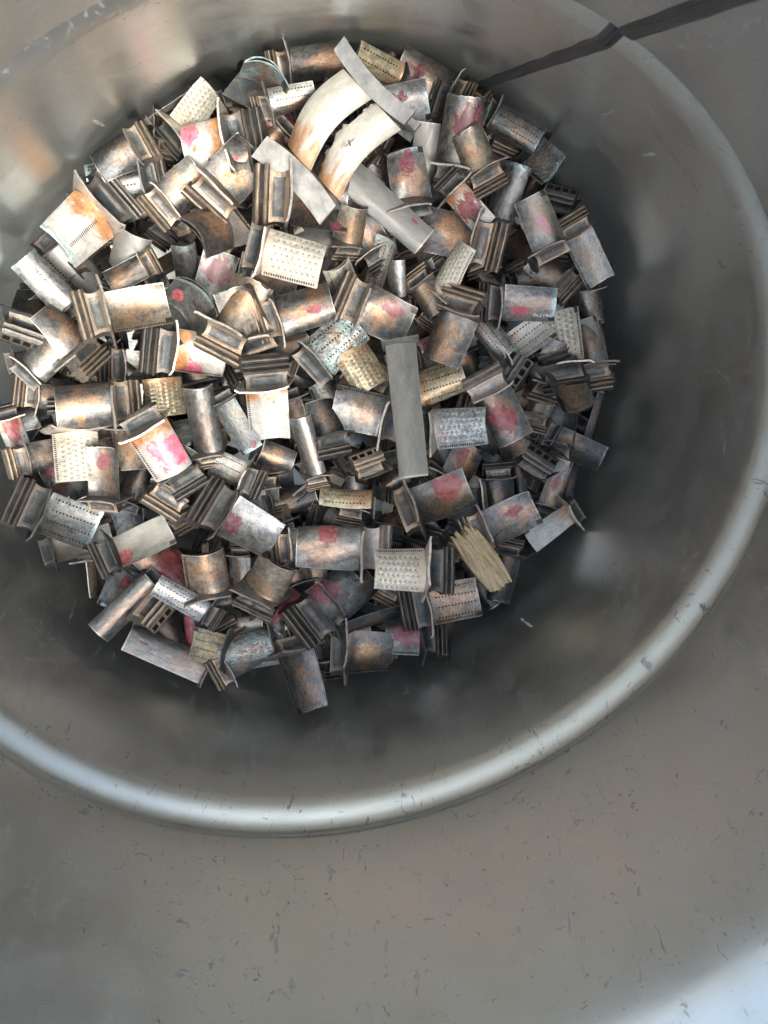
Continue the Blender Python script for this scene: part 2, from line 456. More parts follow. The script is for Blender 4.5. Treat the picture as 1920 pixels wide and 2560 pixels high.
AIR = {
    'c': [airfoil_mesh(1, .26, .15, 12, .92), airfoil_mesh(2, .31, .14, 22, .90), airfoil_mesh(3, .23, .16, 8, .95, jag=.03), airfoil_mesh(9, .24, .14, 26, .86, sag=.07), airfoil_mesh(10, .28, .15, -6, .90, sag=-.05, jag=.08)],
    'h': [airfoil_mesh(4, .28, .20, 8, .94, cavity=.5), airfoil_mesh(5, .33, .17, 16, .95, cavity=.4)],
    'f': [airfoil_mesh(6, .15, .10, 14, .97), airfoil_mesh(7, .20, .11, 22, .94, jag=.025), airfoil_mesh(11, .17, .10, 30, .90, sag=.06, jag=.05)],
    'l': [airfoil_mesh(8, .10, .12, 10, .93, cavity=.02, nspan=18)],
}
PLAT = [platform_mesh(1), platform_mesh(2, .60, .36, .04, -.14, .06, .04), platform_mesh(3, .54, .46, .05, .2, .02, .01)]
PLATV = [platform_mesh(4, .62, .42, .04, .05, .02, .02)]
SHANK = [shank_mesh(1), shank_mesh(2, wy=.46)]
ROOT = {'none': [root_mesh(1, lobes=2, wide=.34), root_mesh(2, lobes=3, wide=.33), root_mesh(3, lobes=2, wide=.30)], 'slots': [root_mesh(4, openings='slots', lobes=2, wide=.36)], 'round': [root_mesh(5, openings='round', lobes=2, wide=.32)]}

STYLE = {  # base colour, heat, burn, smoke, metal, crust
    'bz': ((.215, .21, .20), .85, 0, .75, .72, 0), 'br': ((.265, .265, .255), .6, 0, .6, .72, 0), 'tb': ((.40, .35, .28), .7, 0, .6, .65, 0),
    'gb': ((.33, .34, .325), .5, 0, .6, .82, 0), 'gg': ((.25, .275, .275), .15, 0, .6, .78, 0), 'lg': ((.50, .515, .51), .10, 0, .35, .75, 0),
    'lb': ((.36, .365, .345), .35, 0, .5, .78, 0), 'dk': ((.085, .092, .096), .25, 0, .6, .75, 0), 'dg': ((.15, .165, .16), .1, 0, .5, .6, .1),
    'sm': ((.34, .345, .32), .0, 0, .35, .45, 0), 'iv': ((.68, .66, .55), .0, .22, .3, .22, 0), 'ig': ((.62, .56, .38), .3, .5, .6, .5, 0),
    'iw': ((.64, .635, .58), .0, .2, .4, .3, 0), 'wo': ((.66, .65, .60), .0, 1.0, .25, .22, 0), 'wh': ((.66, .665, .64), .0, .6, .35, .2, 0),
    'vg': ((.36, .37, .36), .5, 0, .4, .55, .8), 'ib': ((.58, .64, .65), .0, .3, .3, .35, .35), 'lt': ((.52, .52, .46), .12, .1, .35, .6, 0),
    'sb': ((.30, .34, .35), .25, 0, .4, .65, .2)}
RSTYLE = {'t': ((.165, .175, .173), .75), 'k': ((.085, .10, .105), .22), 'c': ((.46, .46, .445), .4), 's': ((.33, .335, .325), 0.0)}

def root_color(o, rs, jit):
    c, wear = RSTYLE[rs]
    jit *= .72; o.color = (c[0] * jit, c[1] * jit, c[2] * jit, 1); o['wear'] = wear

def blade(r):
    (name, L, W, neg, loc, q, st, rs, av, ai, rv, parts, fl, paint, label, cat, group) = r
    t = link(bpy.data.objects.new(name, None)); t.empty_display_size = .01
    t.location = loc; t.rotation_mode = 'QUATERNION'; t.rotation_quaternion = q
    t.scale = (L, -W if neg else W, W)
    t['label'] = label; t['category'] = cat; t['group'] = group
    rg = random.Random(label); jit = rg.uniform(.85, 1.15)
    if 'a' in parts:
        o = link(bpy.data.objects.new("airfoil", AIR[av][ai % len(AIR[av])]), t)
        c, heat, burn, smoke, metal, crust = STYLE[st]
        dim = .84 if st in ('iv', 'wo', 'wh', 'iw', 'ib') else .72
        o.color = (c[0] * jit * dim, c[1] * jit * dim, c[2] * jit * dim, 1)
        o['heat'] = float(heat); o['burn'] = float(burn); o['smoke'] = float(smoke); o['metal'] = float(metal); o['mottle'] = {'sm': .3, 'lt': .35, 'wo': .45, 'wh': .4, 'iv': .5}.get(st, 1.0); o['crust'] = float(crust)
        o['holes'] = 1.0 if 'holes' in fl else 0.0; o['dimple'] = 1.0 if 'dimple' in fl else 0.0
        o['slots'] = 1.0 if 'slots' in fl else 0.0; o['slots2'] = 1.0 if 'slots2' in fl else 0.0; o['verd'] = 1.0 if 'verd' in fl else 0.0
        o['paint'] = [float(paint[0]), float(paint[1]), float(paint[2])]; o['paint_kind'] = float(paint[3])
    k = W / L
    for key, nm, lst in (('p', 'platform', PLATV if av == 'l' else PLAT), ('s', 'shank', SHANK), ('r', 'root', ROOT[rv])):
        if key in parts:
            o = link(bpy.data.objects.new(nm, lst[ai % len(lst)]), t); o.scale = (k, 1, 1)
            root_color(o, rs, jit)
            if nm == 'platform' and st in ('iv', 'wo', 'wh', 'iw', 'ib'):
                o.color = (.60, .57, .50, 1); o['wear'] = .5
            elif nm == 'platform' and st in ('br', 'bz', 'tb', 'lb', 'gb'):
                o.color = (.235, .23, .215, 1); o['wear'] = .5
    return t

def text_part(body, parent, mat, size, loc, rot, name, thick=.004, flip=False):
    cu = bpy.data.curves.new(name, 'FONT'); cu.body = body; cu.size = size; cu.extrude = thick; cu.align_x = 'CENTER'; cu.align_y = 'CENTER'
    cu.space_line = .9
    o = bpy.data.objects.new(name, cu)
    dg = bpy.context.evaluated_depsgraph_get()
    link(o); bpy.context.view_layer.update()
    me = bpy.data.meshes.new_from_object(o.evaluated_get(bpy.context.evaluated_depsgraph_get()))
    bpy.data.objects.remove(o); me.materials.clear(); me.materials.append(mat)
    o = link(bpy.data.objects.new(name, me), parent); o.location = loc; o.rotation_euler = rot
    return o

# ------------------------------------------------------------------ the drum
R0, E1, E2 = .286, 0.0365, -0.0309
def rad(az, extra=0.0):
    return (R0 + extra) * (1 + E1 * math.cos(2 * az) + E2 * math.sin(2 * az))
FLOOR_Z, RIM_Z = -.46, .42
def drum_profile():
    p = []
    def bead(zc, dp=.0088, lo=.032, up=.015):
                       # long gentle lower flank, short upper one
        a_ = [(zc - lo * (1 - i / 16), dp * (.5 - .5 * math.cos(math.pi * i / 16)) ** 2.0) for i in range(16)]
        return a_ + [(zc + up * i / 10, dp * (.5 + .5 * math.cos(math.pi * i / 10))) for i in range(11)]
    z = FLOOR_Z
    pts = [(FLOOR_Z, -.012), (FLOOR_Z + .004, -.004), (FLOOR_Z + .012, 0)]
    pts += [(zz, 0) for zz in (-.40, -.34, -.28, -.22, -.16, -.12, -.08, -.06)]
    pts += bead(-.006)
    pts += [(zz, 0) for zz in (.04, .07, .10, .125)]
    pts += bead(0.2332, .0145, .066, .02)
    pts += [(zz, 0) for zz in (.25, .29, .33, .37, RIM_Z - .03, RIM_Z - .012)]
    return sorted(pts)
def drum_wall():
    prof = drum_profile(); seg = 256
    th = .0012
    # inner skin, rolled rim, outer skin
    ring = [(z, e) for z, e in prof]
    for i in range(13):
        t = math.pi * (1.0 - i / 12 * 1.6)
        ring.append((RIM_Z + .006 * math.sin(t), .006 + .006 * math.cos(t)))
    ring += [(z, e + th) for z, e in reversed(prof)]
    verts, faces = [], []
    for z, e_ in ring:
        for s in range(seg):
            az = 2 * math.pi * s / seg
            wob = .0006 * mnoise.noise(Vector((math.cos(az) * 1.6, math.sin(az) * 1.6, z * 4.0)))
            r = rad(az, e_) + wob
            verts.append((r * math.cos(az), r * math.sin(az), z))
    m = len(ring)
    for i in range(m):
        for s in range(seg):
            a, b = i * seg + s, i * seg + (s + 1) % seg
            c, d = ((i + 1) % m) * seg + (s + 1) % seg, ((i + 1) % m) * seg + s
            faces.append((a, d, c, b))
    return build("drum_wall", verts, faces, None, (), smooth=True)

def drum_material():
    k = N("brushed_drum_steel")
    tc = k.n('ShaderNodeTexCoord').outputs['Object']
    x, y, z = k.sep(tc)
    az = k.M('ARCTAN2', y, x)
    wall = k.comb(k.M('MULTIPLY', az, .286), z, 0.0)
    big = k.noise(tc, 5.0, 4, .6, .5)
    med = k.noise(tc, 26.0, 5, .65, .3)
    c = k.mix(k.ramp(big, .3, .7), C4(.645, .678, .655), C4(.705, .735, .715))
    c = k.mix(k.M('MULTIPLY', k.ramp(med, .5, .75), .35), c, C4(.585, .62, .60))
    fine = k.noise(k.scale(wall, (3.0, 60.0, 1.0)), 14.0, 3, .6)
    c = k.mul(.5, c, k.mix(fine, C4(.86, .86, .86), C4(1.1, 1.1, 1.1)))
    # dark scuffs: short strokes in two directions where a patch noise allows
    def scuff(sx, sy, rot, sc, lo, hi, seed):
        mp = k.n('ShaderNodeMapping'); k.put(mp.inputs['Vector'], wall)
        mp.inputs['Rotation'].default_value = (0, 0, math.radians(rot)); mp.inputs['Scale'].default_value = (sx, sy, 1); mp.inputs['Location'].default_value = (seed, seed * .7, 0)
        a = k.noise(mp.outputs[0], sc, 3, .75, 1.2)
        return k.ramp(a, lo, hi)
    patch = k.ramp(k.noise(tc, 9.0, 3, .6, .0), .36, .56)
    s1 = k.M('MULTIPLY', scuff(1.0, .42, 25, 125, .615, .67, 3), patch)
    s2 = k.M('MULTIPLY', scuff(.45, 1.0, -20, 160, .625, .68, 8), k.ramp(k.noise(tc, 12.0, 2, .5, .0), .48, .6))
    s3 = scuff(.8, .8, 0, 85, .66, .70, 15)
    hi = k.ramp(z, -.16, -.02, .55, 1.0)
    sc = k.M('MULTIPLY', k.M('MAXIMUM', k.M('MAXIMUM', s1, s2), s3), k.M('MULTIPLY', hi, k.ramp(k.noise(tc, 30.0, 3, .6), .3, .7, .25, .85)))
    c = k.mix(sc, c, C4(.085, .08, .075))
    wh = scuff(1.0, 1.0, 0, 150, .765, .785, 21)
    c = k.mix(k.M('MULTIPLY', wh, .8), c, C4(.8, .8, .78))
    # thin bright scratches
    s4 = k.M('MULTIPLY', scuff(.08, 1.6, 62, 130, .64, .69, 31), .45)
    c = k.mix(s4, c, C4(.75, .75, .73))
    # rust freckles
    s5 = scuff(1, 1, 0, 45, .775, .79, 41)
    c = k.mix(s5, c, C4(.42, .17, .07))
    k.put(k.p.inputs['Base Color'], c)
    k.put(k.p.inputs['Metallic'], k.M('SUBTRACT', .96, k.M('MULTIPLY', k.M('MAXIMUM', sc, wh), .7)))
    k.put(k.p.inputs['Roughness'], k.M('ADD', k.ramp(med, .3, .7, .29, .41), k.M('MULTIPLY', sc, .25)))
    b = k.bump(k.M('ADD', k.M('MULTIPLY', big, 1.0), k.M('MULTIPLY', fine, .02)), .003, .16)
    k.put(k.p.inputs['Normal'], b)
    return k.m

drum = link(bpy.data.objects.new("steel_drum", None)); drum.location = (0, 0, FLOOR_Z)
drum['label'] = "open grey steel drum with rolled ridges round its wall holding the scrap"; drum['category'] = "drum"
M_DRUM = drum_material()
wall_me = drum_wall(); wall_me.materials.append(M_DRUM)
wall = link(bpy.data.objects.new("wall", wall_me), drum); wall.location = (0, 0, -FLOOR_Z)
def disc(name, z, r, mat, parent, hole=0):
    seg = 128; verts = [(0, 0, z)] + [(rad(2 * math.pi * s / seg, r) * math.cos(2 * math.pi * s / seg), rad(2 * math.pi * s / seg, r) * math.sin(2 * math.pi * s / seg), z) for s in range(seg)]
    faces = [(0, 1 + s, 1 + (s + 1) % seg) for s in range(seg)]
    me = build(name, verts, faces, None, (mat,)); return link(bpy.data.objects.new(name, me), parent)
bottom = disc("drum_bottom", 0, -.008, M_DRUM, drum); bottom.location = (0, 0, .003)

# weld seam: a slightly raised dark band running up the wall
def seam():
    prof = [p for p in drum_profile() if p[0] > FLOOR_Z + .01]
    dense = []
    for (z0, e0), (z1, e1) in zip(prof, prof[1:]):
        m = max(1, int((z1 - z0) / .005))
        for i in range(m): dense.append((z0 + (z1 - z0) * i / m, e0 + (e1 - e0) * i / m))
    verts, faces = [], []
    nw = 8; hw = .0056
    for z, e_ in dense:
        for i in range(nw + 1):
            s = -1 + 2 * i / nw
            wig = .0011 * mnoise.noise(Vector((z * 30, 3 if s > 0 else 9, 0))) * abs(s)
            az = 3.0824 + (s * hw + wig * (1 if s > 0 else -1)) / R0
            r = rad(az, e_) + .0006 * mnoise.noise(Vector((math.cos(az) * 1.6, math.sin(az) * 1.6, z * 4.0))) - (.0004 + .0009 * (1 - s * s))
            if abs(s) > .99: r += .0009
            verts.append((r * math.cos(az), r * math.sin(az), z))
    for a in range(len(dense) - 1):
        for i in range(nw):
            p = a * (nw + 1) + i
            faces.append((p, p + nw + 1, p + nw + 2, p + 1))
    k = N("burnt_weld_metal")
    tc = k.n('ShaderNodeTexCoord').outputs['Object']
    x, y, z = k.sep(tc); az = k.M('ARCTAN2', y, x)
    v = k.comb(k.M('MULTIPLY', az, 150.0), k.M('MULTIPLY', z, 7.0), 0)
    n = k.noise(v, 2.4, 6, .65, .6)
    c = k.mix(k.ramp(n, .35, .62), C4(.012, .014, .018), C4(.10, .11, .12))
    c = k.mix(k.ramp(k.noise(v, 1.1, 4, .6), .55, .72), c, C4(.14, .10, .095))
    k.put(k.p.inputs['Base Color'], c); k.p.inputs['Metallic'].default_value = .5; k.p.inputs['Roughness'].default_value = .30
    k.put(k.p.inputs['Normal'], k.bump(n, .002, 1.0))
    me = build("weld_seam", verts, faces, None, (k.m,))
    o = link(bpy.data.objects.new("weld_seam", me), drum); o.location = (0, 0, -FLOOR_Z)
seam()

# red paint rub on the wall, a thin worn film
def wall_patch(name, az0, z0, az1, z1, hw, mat, lift=.0005):
    verts, faces = [], []; n = 24; nw = 4
    for i in range(n + 1):
        t = i / n; az = az0 + (az1 - az0) * t; z = z0 + (z1 - z0) * t
        wd = hw * (math.sin(math.pi * min(max(t, .02), .98)) ** .4) * (.7 + .6 * mnoise.noise(Vector((t * 5, az0 * 9, 0))))
        da, dz = (az1 - az0) * R0, z1 - z0; ln = math.hypot(da, dz); pa, pz = -dz / ln, da / ln
        for j in range(nw + 1):
            s = -1 + 2 * j / nw
            a_ = az + pa * s * wd / R0; zz = z + pz * s * wd
            r = rad(a_) + .0006 * mnoise.noise(Vector((math.cos(a_) * 1.6, math.sin(a_) * 1.6, zz * 4.0))) - lift
            verts.append((r * math.cos(a_), r * math.sin(a_), zz))
    for i in range(n):
        for j in range(nw):
            p = i * (nw + 1) + j; faces.append((p, p + nw + 1, p + nw + 2, p + 1))
    me = build(name, verts, faces, None, (mat,))
    o = link(bpy.data.objects.new(name, me), drum); o.location = (0, 0, -FLOOR_Z); return o
def rub_material(name, c, lo, hi, sc):
    k = N(name)
    tc = k.n('ShaderNodeTexCoord').outputs['Object']
    n = k.noise(tc, sc, 5, .7, .8)
    tr = k.n('ShaderNodeBsdfTransparent'); mx = k.n('ShaderNodeMixShader')
    k.p.inputs['Base Color'].default_value = c; k.p.inputs['Roughness'].default_value = .5; k.p.inputs['Metallic'].default_value = .3
    k.put(mx.inputs[0], k.ramp(n, lo, hi)); k.t.links.new(tr.outputs[0], mx.inputs[1]); k.t.links.new(k.p.outputs[0], mx.inputs[2])
    k.t.links.new(mx.outputs[0], k.out.inputs[0]); return k.m
M_RUB = rub_material("red_paint_rub", C4(.26, .10, .095), .40, .80, 60)
M_WHITE = rub_material("white_scrape", C4(.85, .85, .83), .45, .60, 220)
for args in [('paint_rub', 2.8565, -0.0853, 2.7064, -0.0688, 0.006), ('paint_rub', 2.5563, -0.0746, 2.5304, -0.0714, 0.003), ('scrape', 2.7873, -0.1335, 2.7963, -0.1059, 0.0016), ('scrape', 2.7627, -0.2492, 2.7579, -0.2462, 0.0016), ('scrape', -1.7399, -0.1754, -1.7809, -0.1768, 0.0018), ('scrape', -1.9911, -0.2196, -1.968, -0.2673, 0.002), ('scrape', 1.234, -0.1643, 1.2689, -0.1386, 0.002), ('scrape', 1.6244, -0.1802, 1.6509, -0.1588, 0.001), ('scrape', 2.9027, -0.1575, 2.9147, -0.1241, 0.0008)]:
    wall_patch(args[0], *args[1:6], M_RUB if args[0] == 'paint_rub' else M_WHITE)

# ground under the drum
k = N("concrete"); tc = k.n('ShaderNodeTexCoord').outputs['Object']
k.put(k.p.inputs['Base Color'], k.mix(k.noise(tc, 3.0, 6, .7), C4(.22, .21, .2), C4(.36, .35, .33))); k.p.inputs['Roughness'].default_value = .9
g = link(bpy.data.objects.new("ground", build("ground", [(-40, -40, 0), (40, -40, 0), (40, 40, 0), (-40, 40, 0)], [(0, 1, 2, 3)], None, (k.m,)))); g.location = (0, 0, FLOOR_Z - .02); g['kind'] = 'structure'

